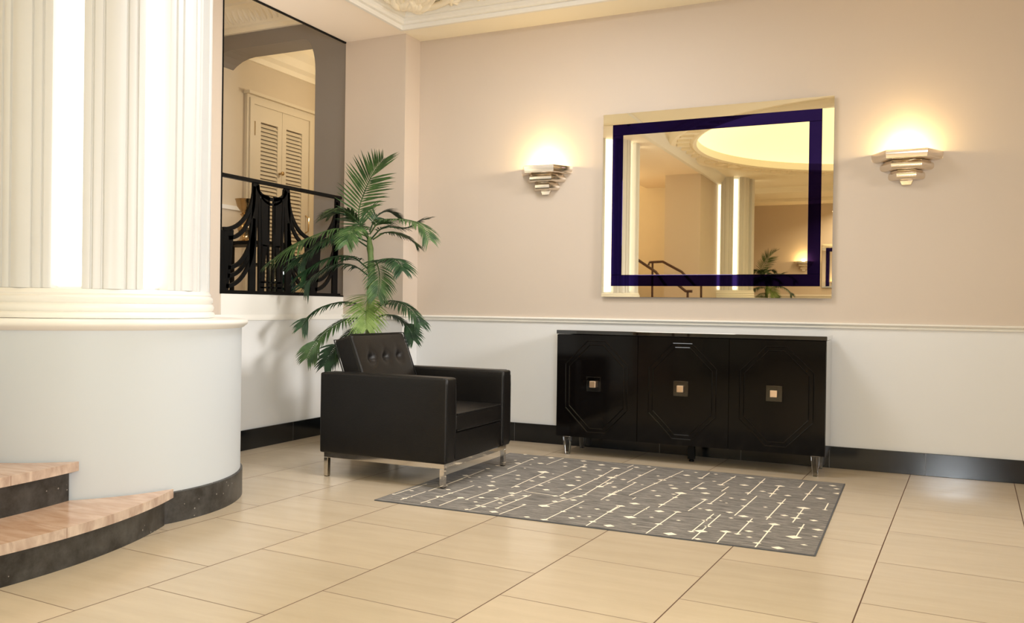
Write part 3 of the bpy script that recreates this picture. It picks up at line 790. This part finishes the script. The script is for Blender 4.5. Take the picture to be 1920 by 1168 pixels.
# ------------------------------------------------------------------ wall sconces
def sconce(x, z, label):
    root = thing('wall_sconce', label, 'wall lamp', (x, YB, z), 'stepped metal wall sconces')
    # tiers: (half width back, half width front, depth, z bottom, height)
    tiers = [(0.220, 0.125, 0.165, -0.055, 0.058), (0.166, 0.093, 0.128, -0.118, 0.060), (0.114, 0.060, 0.092, -0.180, 0.059)]
    for i, (hb, hf, dp, zb, h) in enumerate(tiers):
        m = MB(); rows = []
        prof = [(0.78, 0.0), (0.90, 0.05), (0.97, 0.18), (1.0, 0.38), (0.995, 0.62), (0.95, 0.80), (0.88, 0.90), (0.86, 0.96), (0.90, 1.0)] if i else [(0.80, 0.0), (0.90, 0.06), (0.96, 0.2), (0.985, 0.45), (1.0, 0.7), (1.0, 0.95), (0.985, 1.0)]
        for s, t in prof:
            o = (1-s)*dp*1.1
            rows.append([(x-hb+o, YB-0.001, z+zb+h*t), (x-hf+o*0.4, YB-dp+o, z+zb+h*t), (x+hf-o*0.4, YB-dp+o, z+zb+h*t), (x+hb-o, YB-0.001, z+zb+h*t)])
        n = len(rows)
        m.grid(rows)
        if i: 
            b = (n-1)*4; m.face([b, b+1, b+2, b+3])
        else:
            # inner wall of the open cup
            rows2 = [[(x-hb+0.008, YB-0.002, zz), (x-hf+0.003, YB-dp+0.008, zz), (x+hf-0.003, YB-dp+0.008, zz), (x+hb-0.008, YB-0.002, zz)] for zz in (z+zb+h, z+zb+0.006)]
            m.grid(rows2)
            k = len(m.v)-4; m.face([k, k+1, k+2, k+3])
        m.face([0, 1, 2, 3])
        o = m.build('tier', M['nickel'], root, smooth=35)
    m = MB(); m.extrude([(x-0.045, YB, z-0.178), (x+0.045, YB, z-0.178), (x+0.030, YB, z-0.215), (x-0.030, YB, z-0.215)], (0, -0.022, 0)); m.build('bracket', M['nickel'], root, bevel=0.004)
    m = MB(); m.lathe([(0.001, -0.028), (0.02, -0.022), (0.028, 0), (0.02, 0.022), (0.001, 0.028)], (x, YB-0.075, z-0.02), 16); m.build('bulb', M['bulb'], root, smooth=60)
    l = point_light('sconce_light', (x, YB-0.085, z+0.012), SCONCE_W, SCONCE_C, 0.03)
    l.parent = root; l.matrix_parent_inverse = parent_world(root).inverted()
    return root
s1 = sconce(-2.683, 2.190, 'stepped metal wall sconce glowing left of the mirror')
s2 = sconce(-0.070, 2.145, 'stepped metal wall sconce glowing right of the mirror')
s3 = copy_tree(s1); s3.rotation_euler = (0, 0, PI); s3.location = (-2.28, YF, 2.19)
s3['label'] = 'far stepped sconce reflected in the mirror lower right'

# ------------------------------------------------------------------ armchair
def cushion(x0, y0, z0, x1, y1, z1, puff=0.012, nx=10, ny=10):
    """soft box: domed top and slightly bulged faces"""
    m = MB()
    def P(u, v, w):
        # u,v,w in 0..1
        b = lambda t: math.sin(PI*t)**0.5 if 0 < t < 1 else 0
        x = x0+(x1-x0)*u + (0 if 0 < u < 1 else (puff*0.6*b(v)*b(w)*(1 if u == 1 else -1)))
        y = y0+(y1-y0)*v + (0 if 0 < v < 1 else (puff*0.6*b(u)*b(w)*(1 if v == 1 else -1)))
        z = z0+(z1-z0)*w + (0 if 0 < w < 1 else (puff*b(u)*b(v)*(1 if w == 1 else -0.3)))
        return (x, y, z)
    n = nx
    g = [i/n for i in range(n+1)]
    for w_ in (0, 1): m.grid([[P(u, v, w_) for v in g] for u in g], flip=(w_ == 0))
    for u_ in (0, 1): m.grid([[P(u_, v, w) for v in g] for w in g])
    for v_ in (0, 1): m.grid([[P(u, v_, w) for u in g] for w in g])
    return m
def merge(o, d=0.0005):
    import bmesh
    bm = bmesh.new(); bm.from_mesh(o.data); bmesh.ops.remove_doubles(bm, verts=bm.verts, dist=d); bmesh.ops.recalc_face_normals(bm, faces=bm.faces); bm.to_mesh(o.data); bm.free()
def soft(o, wdt, seg=4):
    b = o.modifiers.new('bevel', 'BEVEL'); b.width = wdt; b.segments = seg; b.limit_method = 'ANGLE'; b.angle_limit = math.radians(50)
    for p in o.data.polygons: p.use_smooth = True
def armchair():
    x0, x1, y0, y1 = -3.392, -2.482, 4.425, 5.315
    zb, za, th = 0.152, 0.655, 0.125
    root = thing('armchair', 'black leather club armchair with tufted back on chrome legs', 'armchair', ((x0+x1)/2, (y0+y1)/2, 0))
    L_, P_ = M['leather'], M['piping']
    for (a, b) in ((y0, y0+th), (y1-th, y1)):
        m = cushion(x0, a, zb, x1, b, za, 0.006); o = m.build('armrest', L_, root); merge(o); soft(o, 0.022)
        # welted seams along the top edges and down the front corners of the armrest
        for yy in (a+0.010, b-0.010):
            q = MB(); q.tube([(x0+0.02, yy, za-0.002), (x1-0.03, yy, za-0.002), (x1-0.012, yy, za-0.010), (x1-0.002, yy, za-0.035), (x1, yy, za-0.10), (x1, yy, zb+0.02)], 0.0045, 6)
            q.build('piping', P_, o, smooth=60)
    m = MB(); m.box(x0, y0+th, zb, x0+0.12, y1-th, za-0.01); o = m.build('back_frame', L_, root); soft(o, 0.018)
    m = MB(); m.box(x0+0.10, y0+th+0.001, zb, x1-0.012, y1-th-0.001, 0.322); o = m.build('seat_base', L_, root); soft(o, 0.012)
    m = cushion(x0+0.22, y0+th+0.004, 0.326, x1-0.004, y1-th-0.004, 0.438, 0.014); o = m.build('seat_cushion', L_, root); merge(o); soft(o, 0.014)
    for zz in (0.334, 0.434):
        q = MB(); q.tube([(x1-0.001, y0+th+0.012, zz), (x1+0.002, (y0+y1)/2, zz), (x1-0.001, y1-th-0.012, zz)], 0.004, 6); q.build('piping', P_, o, smooth=60)
    # reclined back cushion with a row of buttons
    ya, yb = y0+th+0.004, y1-th-0.004
    nu, nv = 36, 24
    B0 = Vector((-3.085, 0, 0.430)); B1 = Vector((-3.262, 0, 0.892))
    up = (B1-B0); n_ = Vector((up.z, 0, -up.x)).normalized()
    bt = [(0.24, 0.66), (0.50, 0.66), (0.76, 0.66)]
    def dep(u, v):
        p = 0.016*(math.sin(PI*u)*math.sin(PI*v))**0.5 if 0 < u < 1 and 0 < v < 1 else 0
        for bu, bv in bt:
            d2 = ((u-bu)*0.63)**2+((v-bv)*0.5)**2
            p -= 0.030*math.exp(-d2/0.0009) + 0.006*math.exp(-((v-bv)*0.5)**2/0.0004)*math.exp(-((u-bu)*0.63)**2/0.006)
            p -= 0.004*math.exp(-((u-bu)*0.63)**2/0.0003)*math.exp(-((v-bv)*0.5-0.04)**2/0.002)
        return p
    front = []
    for i in range(nv+1):
        v = i/nv; row = []
        for j in range(nu+1):
            u = j/nu
            p = B0+up*v + n_*dep(u, v); row.append((p.x, ya+(yb-ya)*u, p.z))
        front.append(row)
    thick = 0.135
    back = [[(B0.x+up.x*i/nv-n_.x*thick*(1 if i < nv else 0.97), ya+(yb-ya)*j/nu, B0.z+up.z*i/nv-n_.z*thick*0.8) for j in range(nu+1)] for i in range(nv+1)]
    m = MB(); m.grid(front); m.grid(back, flip=True)
    m.grid([front[0], back[0]], flip=True); m.grid([front[-1], back[-1]])
    m.grid([[r[0] for r in front], [r[0] for r in back]]); m.grid([[r[-1] for r in front], [r[-1] for r in back]], flip=True)
    o = m.build('back_cushion', L_, root); merge(o); soft(o, 0.020)
    for side in (front, back):
        loop = [side[nv][j] for j in range(0, nu+1, 4)]
        q = MB(); q.tube([side[i][0] for i in range(4, nv+1, 4)] + loop[1:-1] + [side[i][-1] for i in range(nv, 3, -4)], 0.0042, 6); q.build('piping', P_, o, smooth=60)
    for bu, bv in bt:
        c = B0+up*bv + n_*(dep(bu, bv)+0.003)
        q = MB(); rows = []
        for i in range(6):
            a = i/5*PI/2; r = 0.013*math.cos(a); h = 0.006*math.sin(a)
            rows.append([tuple(c + n_*h + up.normalized()*r*math.cos(2*PI*k/12) + Vector((0, 1, 0))*r*math.sin(2*PI*k/12) + Vector((0, ya+(yb-ya)*bu, 0))) for k in range(12)])
        q.grid(rows, closed_v=True); q.build('button', P_, o, smooth=60)
    # chrome base
    bx0, bx1, by0, by1 = x0+0.022, x1-0.020, y0+0.018, y1-0.022
    m = MB(); s = 0.030
    m.box(bx0, by0, 0.120, bx1, by0+s, 0.151); m.box(bx0, by1-s, 0.120, bx1, by1, 0.151)
    m.box(bx0, by0+s, 0.120, bx0+s, by1-s, 0.151); m.box(bx1-s, by0+s, 0.120, bx1, by1-s, 0.151)
    o = m.build('chrome_frame', M['chrome'], root, bevel=0.002); o['label'] = 'chrome base frame'
    for (lx, ly) in ((bx0, by0), (bx1-s, by0), (bx0, by1-s), (bx1-s, by1-s)):
        m = MB(); zf = 0.0082 if lx > -3 else 0.0
        m.box(lx, ly, zf+0.004, lx+s, ly+s, 0.1205); lo = m.build('leg', M['chrome'], root, bevel=0.002)
        lo['label'] = 'square chrome leg'
        m = MB(); m.box(lx+0.003, ly+0.003, zf, lx+s-0.003, ly+s-0.003, zf+0.0045); m.build('glide', M['iron'], lo)
armchair()

# ------------------------------------------------------------------ rug
RUG_LINES = [(-1.574,5.701,-1.603,5.15),(-1.387,5.701,-1.481,4.801),(-1.217,5.719,-1.223,5.52),(-1.042,5.692,-1.069,5.377),(-1.017,5.331,-1.028,5.167),(-1.184,5.366,-1.201,5.134),(-0.858,5.698,-0.875,5.15),(-0.742,5.512,-0.749,5.149),(-0.624,5.697,-0.629,5.51),(-0.541,5.666,-0.566,5.147),(-1.225,5.011,-1.25,4.588),(-1.0,5.149,-1.019,4.8),(-1.06,4.908,-1.085,4.58),(-0.819,5.142,-0.844,4.593),(-0.659,5.141,-0.681,4.582),(-0.429,5.141,-0.432,4.955),(-0.538,4.955,-0.552,4.584),(-1.297,4.58,-1.312,4.336),(-1.133,4.528,-1.155,4.003),(-0.949,4.578,-0.967,4.17),(-0.914,4.581,-0.933,3.988),(-0.749,4.569,-0.762,4.217),(-0.631,4.504,-0.645,4.0),(-0.495,4.576,-0.501,4.311),(-0.814,4.238,-0.817,3.988),(-1.555,5.167,-1.578,4.71),(-1.711,5.624,-1.723,5.291),(-1.743,5.742,-1.753,5.628),(-1.439,4.514,-1.451,4.357),(-1.429,4.765,-1.433,4.706),(-2.45,5.623,-2.438,5.185),(-2.371,5.181,-2.388,4.846),(-2.264,5.757,-2.275,5.463),(-2.032,5.572,-2.065,4.615),(-2.071,4.611,-2.123,4.046),(-2.176,5.228,-2.165,4.662),(-2.224,4.609,-2.255,4.251),(-2.389,4.615,-2.429,4.06),(-2.545,4.759,-2.551,4.349),(-2.555,4.327,-2.568,4.074),(-2.561,5.091,-2.548,4.601),(-2.66,4.518,-2.673,4.185),(-2.306,4.271,-2.31,4.055),(-1.983,4.541,-2.012,4.149),(-1.91,4.306,-1.941,4.034),(-1.659,4.538,-1.685,4.04),(-2.048,4.604,-1.853,4.581),(-1.817,5.558,-1.806,5.144),(-1.81,5.165,-1.828,4.587),(-1.732,5.351,-1.714,4.687),(-1.714,4.687,-1.809,4.343),(-1.688,5.141,-1.701,4.937),(-1.581,4.879,-1.586,4.607),(-1.451,4.502,-1.459,4.015)]
RUG_DIAMONDS = [(-1.81,5.57,0.028),(-1.7,5.67,0.02),(-1.63,5.73,0.016),(-1.74,5.25,0.029),(-1.65,5.22,0.019),(-1.6,5.41,0.017),(-1.49,5.45,0.012),(-1.43,5.33,0.026),(-1.44,5.21,0.015),(-1.41,5.46,0.014),(-1.34,5.2,0.018),(-1.3,5.12,0.025),(-1.33,4.87,0.019),(-1.39,4.99,0.018),(-1.63,4.98,0.018),(-1.57,4.9,0.015),(-1.56,5.17,0.015),(-1.5,5.13,0.011),(-1.33,5.56,0.023),(-1.3,5.69,0.013),(-1.17,5.69,0.014),(-1.23,5.51,0.019),(-1.05,5.63,0.017),(-0.95,5.68,0.027),(-1.07,5.36,0.024),(-0.94,5.42,0.028),(-1.27,5.33,0.015),(-1.15,5.2,0.029),(-1.18,5.37,0.009),(-1.2,5.14,0.01),(-1.13,5.45,0.014),(-0.86,5.56,0.017),(-0.81,5.29,0.018),(-1.1,5.07,0.027),(-1.02,4.81,0.017),(-0.98,4.91,0.009),(-0.94,4.87,0.009),(-0.94,5.01,0.014),(-0.88,5.2,0.018),(-0.74,5.5,0.029),(-0.74,5.38,0.014),(-0.75,5.25,0.025),(-0.66,5.24,0.02),(-0.56,5.34,0.018),(-0.55,5.44,0.01),(-0.51,5.57,0.011),(-0.45,5.67,0.022),(-0.42,5.58,0.018),(-0.4,5.44,0.028),(-0.48,5.25,0.026),(-0.37,5.24,0.008),(-0.63,5.52,0.011),(-1.23,5.0,0.033),(-1.23,4.87,0.017),(-1.25,4.66,0.02),(-1.26,4.95,0.014),(-1.07,4.9,0.02),(-1.04,4.66,0.012),(-0.99,4.65,0.02),(-0.88,4.65,0.02),(-0.87,5.0,0.019),(-0.84,4.84,0.016),(-0.73,4.87,0.012),(-0.67,5.01,0.02),(-0.68,4.64,0.017),(-0.61,4.72,0.02),(-0.8,4.6,0.026),(-0.85,4.53,0.012),(-0.54,4.95,0.034),(-0.54,4.81,0.018),(-0.55,4.69,0.025),(-0.46,4.68,0.02),(-0.43,4.96,0.014),(-1.39,4.61,0.029),(-1.44,4.52,0.023),(-1.22,4.5,0.025),(-1.22,4.35,0.012),(-1.32,4.3,0.032),(-1.26,4.17,0.013),(-1.35,4.08,0.018),(-1.13,4.53,0.02),(-1.08,4.35,0.011),(-1.15,4.23,0.019),(-1.3,4.51,0.01),(-0.95,4.48,0.012),(-0.96,4.41,0.015),(-0.92,4.3,0.017),(-0.93,4.19,0.03),(-0.97,4.16,0.017),(-1.05,4.07,0.03),(-0.91,4.04,0.016),(-0.75,4.5,0.017),(-0.76,4.22,0.016),(-0.82,4.24,0.026),(-0.72,4.3,0.02),(-0.7,4.19,0.014),(-0.63,4.5,0.027),(-0.64,4.34,0.019),(-0.65,4.1,0.019),(-0.65,4.0,0.013),(-0.55,4.06,0.027),(-0.5,4.49,0.015),(-0.51,4.29,0.034),(-0.42,4.49,0.027),(-0.42,4.35,0.014),(-0.45,4.17,0.015),(-1.45,4.36,0.016),(-1.57,4.78,0.022),(-1.69,5.07,0.015),(-2.45,5.68,0.019),(-2.35,5.73,0.025),(-2.44,5.6,0.013),(-2.57,5.77,0.017),(-2.53,5.51,0.012),(-2.47,5.42,0.024),(-2.35,5.27,0.009),(-2.33,5.49,0.024),(-2.37,5.41,0.01),(-2.19,5.6,0.018),(-2.14,5.47,0.016),(-2.1,5.72,0.023),(-2.04,5.59,0.015),(-2.02,5.51,0.024),(-1.94,5.64,0.026),(-1.82,5.57,0.028),(-1.97,5.38,0.017),(-2.19,5.21,0.039),(-2.11,5.18,0.009),(-2.13,5.05,0.026),(-2.14,4.91,0.018),(-1.93,5.16,0.023),(-1.89,5.06,0.018),(-1.99,5.04,0.015),(-2.29,5.03,0.017),(-2.24,4.92,0.018),(-2.44,4.93,0.021),(-2.34,4.77,0.018),(-2.58,4.86,0.021),(-2.53,4.82,0.011),(-2.48,4.86,0.011),(-2.46,4.71,0.011),(-2.65,4.71,0.015),(-2.56,5.14,0.017),(-2.55,5.27,0.02),(-2.54,4.53,0.018),(-2.47,4.44,0.017),(-2.41,4.36,0.017),(-2.34,4.59,0.013),(-2.3,4.66,0.028),(-2.15,4.71,0.018),(-2.24,4.54,0.019),(-2.04,4.81,0.018),(-1.96,4.71,0.022),(-1.88,4.9,0.03),(-2.03,4.92,0.011),(-1.85,4.58,0.02),(-2.1,4.53,0.022),(-2.07,4.47,0.015),(-2.12,4.37,0.017),(-2.2,4.34,0.019),(-2.18,4.23,0.013),(-2.25,4.26,0.012),(-2.3,4.28,0.023),(-2.42,4.25,0.023),(-2.4,4.1,0.012),(-2.56,4.17,0.012),(-2.57,4.12,0.018),(-2.68,4.18,0.013),(-2.64,4.31,0.015),(-2.14,4.05,0.014),(-2.13,4.16,0.016),(-2.09,4.15,0.016),(-2.07,4.34,0.014),(-2.05,4.27,0.014),(-1.99,4.07,0.025),(-2.01,4.15,0.014),(-2.0,4.5,0.021),(-1.79,4.05,0.017),(-2.0,4.38,0.013),(-1.92,4.3,0.012),(-1.81,4.32,0.032),(-1.69,4.04,0.021),(-1.8,4.45,0.018),(-1.67,4.25,0.017),(-1.79,4.55,0.02),(-1.72,4.53,0.02),(-1.83,4.7,0.017),(-1.72,4.64,0.017),(-1.71,4.69,0.014),(-1.58,4.14,0.018),(-1.56,4.19,0.012),(-1.51,4.21,0.012),(-1.47,4.01,0.016),(-1.46,4.12,0.019),(-1.36,4.08,0.026),(-1.45,4.36,0.018),(-1.53,4.39,0.016),(-1.62,4.38,0.01),(-1.55,4.62,0.013),(-1.58,4.78,0.024),(-1.63,4.98,0.018),(-1.71,4.95,0.025),(-1.7,5.07,0.018),(-1.73,5.25,0.026),(-1.82,5.28,0.019),(-1.9,5.46,0.024),(-1.81,5.16,0.013),(-1.79,4.82,0.014),(-1.46,4.52,0.01)]
def rug():
    x0, x1, y0, y1 = -2.700, -0.385, 4.015, 5.785
    h = 0.006
    m = MB(); m.cur = 0; m.box(x0+0.007, y0+0.007, 0.0008, x1-0.007, y1-0.007, h)
    m.cur = 2; m.box(x0, y0, 0.0008, x1, y0+0.007, h-0.001); m.box(x0, y1-0.007, 0.0008, x1, y1, h-0.001)
    m.box(x0, y0+0.007, 0.0008, x0+0.007, y1-0.007, h-0.001); m.box(x1-0.007, y0+0.007, 0.0008, x1, y1-0.007, h-0.001)
    m.cur = 1
    rnd = random.Random(21)
    lay = [0]
    def poly(P):
        P = [(min(max(x, x0+0.009), x1-0.009), min(max(y, y0+0.009), y1-0.009)) for x, y in P]
        b = len(m.v); z = h+0.0006+0.00001*(lay[0] % 60); lay[0] += 1
        m.v += [(x, y, z) for x, y in P]; m.face([b+i for i in range(len(P))])
    def diamond(x, y, w_, l): poly([(x-w_, y), (x, y-l), (x+w_, y), (x, y+l)])
    def dot(x, y, r): poly([(x+r*math.cos(a*PI/4), y+r*0.9*math.sin(a*PI/4)) for a in range(8)])
    def line(x, a, b): poly([(x-0.0045, a), (x+0.0045, a), (x+0.0045, b), (x-0.0045, b)])
    for xa, ya_, xb, yb_ in RUG_LINES:
        w_ = 0.0034; L_ = math.hypot(xb-xa, yb_-ya_); nx_, ny_ = (yb_-ya_)/L_*w_, -(xb-xa)/L_*w_
        poly([(xa-nx_, ya_-ny_), (xa+nx_, ya_+ny_), (xb+nx_, yb_+ny_), (xb-nx_, yb_-ny_)])
    for xa, ya_, w_ in RUG_DIAMONDS: diamond(xa, ya_, w_*1.15, w_*rnd.uniform(0.72, 0.95))
    o = m.build('area_rug', [M['rug'], M['rug_cream'], M['rug_edge']])
    tag(o, 'grey woven rug with cream diamonds and lines in front of the sideboard', 'rug')
rug()

# ------------------------------------------------------------------ palm
FR = {
'top': [(-3.77,5.50,1.58),(-3.86,5.48,1.76),(-3.78,5.45,1.95),(-3.68,5.42,2.08),(-3.56,5.38,2.17)],
'right': [(-3.77,5.50,1.62),(-3.68,5.50,1.71),(-3.45,5.45,1.72),(-3.25,5.40,1.66),(-3.15,5.35,1.54)],
'right2': [(-3.76,5.50,1.58),(-3.71,5.60,1.68),(-3.58,5.70,1.68),(-3.49,5.75,1.73),(-3.44,5.80,1.76)],
'left': [(-3.78,5.50,1.60),(-3.89,5.30,1.65),(-4.02,5.10,1.57),(-4.09,4.95,1.47),(-4.18,4.85,1.38)],
'left2': [(-3.78,5.50,1.56),(-3.87,5.35,1.61),(-3.95,5.20,1.56),(-4.04,5.10,1.46),(-4.11,5.00,1.38)],
'midleft': [(-3.77,5.50,1.35),(-3.82,5.35,1.44),(-3.90,5.20,1.43),(-3.99,5.10,1.36),(-4.02,5.00,1.28)],
'midright': [(-3.74,5.50,1.37),(-3.59,5.40,1.41),(-3.42,5.30,1.42),(-3.30,5.20,1.37),(-3.25,5.15,1.32)],
'upleft': [(-3.78,5.50,1.62),(-3.89,5.50,1.72),(-4.00,5.50,1.78),(-4.10,5.50,1.79),(-4.17,5.50,1.76)],
'upright': [(-3.77,5.50,1.64),(-3.75,5.55,1.75),(-3.70,5.60,1.80),(-3.66,5.65,1.79),(-3.62,5.70,1.75)],
'lowleft': [(-3.77,5.50,1.01),(-3.82,5.35,1.10),(-3.92,5.20,1.08),(-4.01,5.10,1.00),(-4.05,5.05,0.90)],
'lowleft2': [(-3.77,5.50,0.97),(-3.80,5.30,0.98),(-3.87,5.15,0.90),(-3.92,5.05,0.79),(-3.96,5.00,0.68)],
'lowright': [(-3.74,5.50,1.01),(-3.58,5.45,1.11),(-3.42,5.40,1.10),(-3.29,5.38,1.02),(-3.22,5.36,0.93)],
'front': [(-3.76,5.50,1.16),(-3.68,5.36,1.15),(-3.62,5.26,1.08),(-3.58,5.20,0.99),(-3.55,5.16,0.90)],
'midfront': [(-3.74,5.50,1.42),(-3.62,5.37,1.40),(-3.53,5.28,1.31),(-3.49,5.22,1.22),(-3.48,5.18,1.14)],
'frontleft': [(-3.78,5.50,1.58),(-3.74,5.32,1.66),(-3.70,5.18,1.63),(-3.66,5.08,1.57),(-3.64,5.02,1.50)],
'left3': [(-3.78,5.50,1.52),(-3.90,5.42,1.60),(-4.04,5.34,1.58),(-4.17,5.28,1.48),(-4.25,5.24,1.36)],
'midleft2': [(-3.77,5.50,1.30),(-3.86,5.42,1.38),(-3.98,5.34,1.38),(-4.10,5.27,1.30),(-4.17,5.22,1.20)],
'crown': [(-3.78,5.50,1.60),(-3.84,5.42,1.72),(-3.88,5.35,1.78),(-3.94,5.28,1.78),(-4.00,5.22,1.73)],
'midback': [(-3.74,5.50,1.58),(-3.69,5.60,1.64),(-3.62,5.70,1.63),(-3.55,5.75,1.59),(-3.52,5.80,1.54)],
'lowback': [(-3.73,5.50,0.97),(-3.70,5.65,1.01),(-3.64,5.75,0.97),(-3.59,5.80,0.89),(-3.56,5.82,0.80)],
'lowleft3': [(-3.77,5.50,0.93),(-3.80,5.36,0.90),(-3.85,5.26,0.81),(-3.90,5.20,0.71),(-3.93,5.16,0.62)],
}
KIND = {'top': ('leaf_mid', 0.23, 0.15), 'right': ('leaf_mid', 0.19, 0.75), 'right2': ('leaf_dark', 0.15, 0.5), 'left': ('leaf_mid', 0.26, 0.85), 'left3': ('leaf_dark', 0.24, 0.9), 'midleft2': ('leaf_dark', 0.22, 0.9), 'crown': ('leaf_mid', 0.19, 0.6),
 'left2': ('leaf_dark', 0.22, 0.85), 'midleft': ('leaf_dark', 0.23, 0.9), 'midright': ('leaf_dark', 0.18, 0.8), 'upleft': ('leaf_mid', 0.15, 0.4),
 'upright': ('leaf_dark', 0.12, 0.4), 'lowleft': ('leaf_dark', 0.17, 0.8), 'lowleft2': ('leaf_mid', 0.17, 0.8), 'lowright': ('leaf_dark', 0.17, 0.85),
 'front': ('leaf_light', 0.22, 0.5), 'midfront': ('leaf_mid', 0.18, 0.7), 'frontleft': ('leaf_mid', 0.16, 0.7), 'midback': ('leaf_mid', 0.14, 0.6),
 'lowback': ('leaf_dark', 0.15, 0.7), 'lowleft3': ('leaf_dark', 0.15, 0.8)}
def catmull(P, n):
    P = [Vector(p) for p in P]; Q = [P[0]*2-P[1]] + P + [P[-1]*2-P[-2]]; out = []
    seg = len(P)-1
    for k in range(n+1):
        t = k/n*seg; i = min(int(t), seg-1); t -= i
        a, b, c, d = Q[i:i+4]
        out.append(0.5*((2*b)+(c-a)*t+(2*a-5*b+4*c-d)*t*t+(3*b-a-3*c+d)*t*t*t))
    return out
def frond(key, root):
    mt, ln, droop = KIND[key]; rnd = random.Random(sum(ord(ch)*(i+3) for i, ch in enumerate(key)))
    N_ = 78; C_ = catmull(FR[key], N_)
    m = MB(); m.tube(C_[::6], [0.0065*(1-0.75*i/13) for i in range(14)], 5)
    start = int(N_*0.16)
    up0 = Vector((0, 0, 1))
    for k in range(start, N_-2):
        s = (k-start)/(N_-start)
        if k % 2: continue
        p = C_[k]; t = (C_[min(k+1, N_)]-C_[max(k-1, 0)]).normalized()
        if abs(t.z) > 0.75: ref = Vector((0.55, -0.83, 0.0))          # upright frond shows its face to the room
        else: ref = up0
        side = t.cross(ref).normalized(); nrm = side.cross(t).normalized()
        if nrm.z < 0 and abs(t.z) <= 0.75: nrm = -nrm
        prof = (0.40+0.62*math.sin(PI*min(1, 0.25+0.60*s)))*(1 if s < 0.75 else 1-0.30*(s-0.75)/0.25)
        for sg in (-1, 1):
            l = ln*prof*rnd.uniform(0.86, 1.08)
            fwd = 0.50+1.25*s**1.4 + rnd.uniform(-0.12, 0.12)
            d0 = (side*sg + t*fwd + nrm*(0.25-0.3*droop)).normalized()
            wid = (0.0062+0.0018*math.sin(PI*s))*(0.75 if key in ('front', 'midfront') else 1)*(1-0.35*s**3)
            wn = d0.cross(nrm).normalized()
            pts = []; n = 4; q = p.copy(); d = d0.copy()
            for i in range(n+1):
                pts.append(q.copy()); q = q + d*(l/n); d = (d + Vector((0, 0, -1))*droop*0.20*(1+0.25*i)*rnd.uniform(0.7, 1.3)).normalized()
            for pt in pts:                                              # keep leaflets off the walls
                if pt.z < 1.19: pt.x = max(pt.x, XL+0.03)
                else: pt.x = max(pt.x, XL+0.015)
                if pt.x < XP+0.02: pt.y = min(pt.y, YP-0.02)
                pt.y = min(pt.y, YB-0.03)
                if pt.z < 0.91 and pt.x > -3.42 and pt.y < 5.33: pt.y = 5.34
            ws = [0.35, 1.0, 0.95, 0.6, 0.04]
            fold = nrm*wid*0.35
            rows = [[tuple(pts[i]-wn*wid*ws[i]), tuple(pts[i]-fold*ws[i]), tuple(pts[i]+wn*wid*ws[i])] for i in range(n+1)]
            m.grid(rows)
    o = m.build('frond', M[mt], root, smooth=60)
    if mt == 'leaf_light': o['label'] = 'pale green frond hanging at the front'
    return o
palm = thing('potted_palm', 'tall green potted palm behind the black armchair', 'plant', (-3.765, 5.53, 0))
m = MB(); tp = [(-3.765, 5.53, 0.24), (-3.77, 5.52, 0.6), (-3.765, 5.51, 0.95), (-3.75, 5.50, 1.2), (-3.755, 5.50, 1.42), (-3.775, 5.50, 1.60)]
m.tube(catmull(tp, 20), [0.042-0.0012*i + (0.006 if i % 3 == 0 else 0) for i in range(21)], 10); m.build('trunk', M['stem'], palm, smooth=60)
for k in FR: frond(k, palm)
m = MB(); m.lathe([(0.001, 0), (0.12, 0), (0.13, 0.01), (0.165, 0.25), (0.175, 0.28), (0.165, 0.28), (0.155, 0.24)], (-3.765, 5.53, 0), 40); m.build('pot', M['pot'], palm, smooth=50)
m = MB(); m.lathe([(0.158, 0.24), (0.001, 0.25)], (-3.765, 5.53, 0), 40); m.build('soil', M['soil'], palm)
p2 = copy_tree(palm); p2.scale = (1, -1, 1.08); p2.location = (-2.88, -6.3, 0)
p2['label'] = 'second palm whose tips are reflected in the mirror bottom'
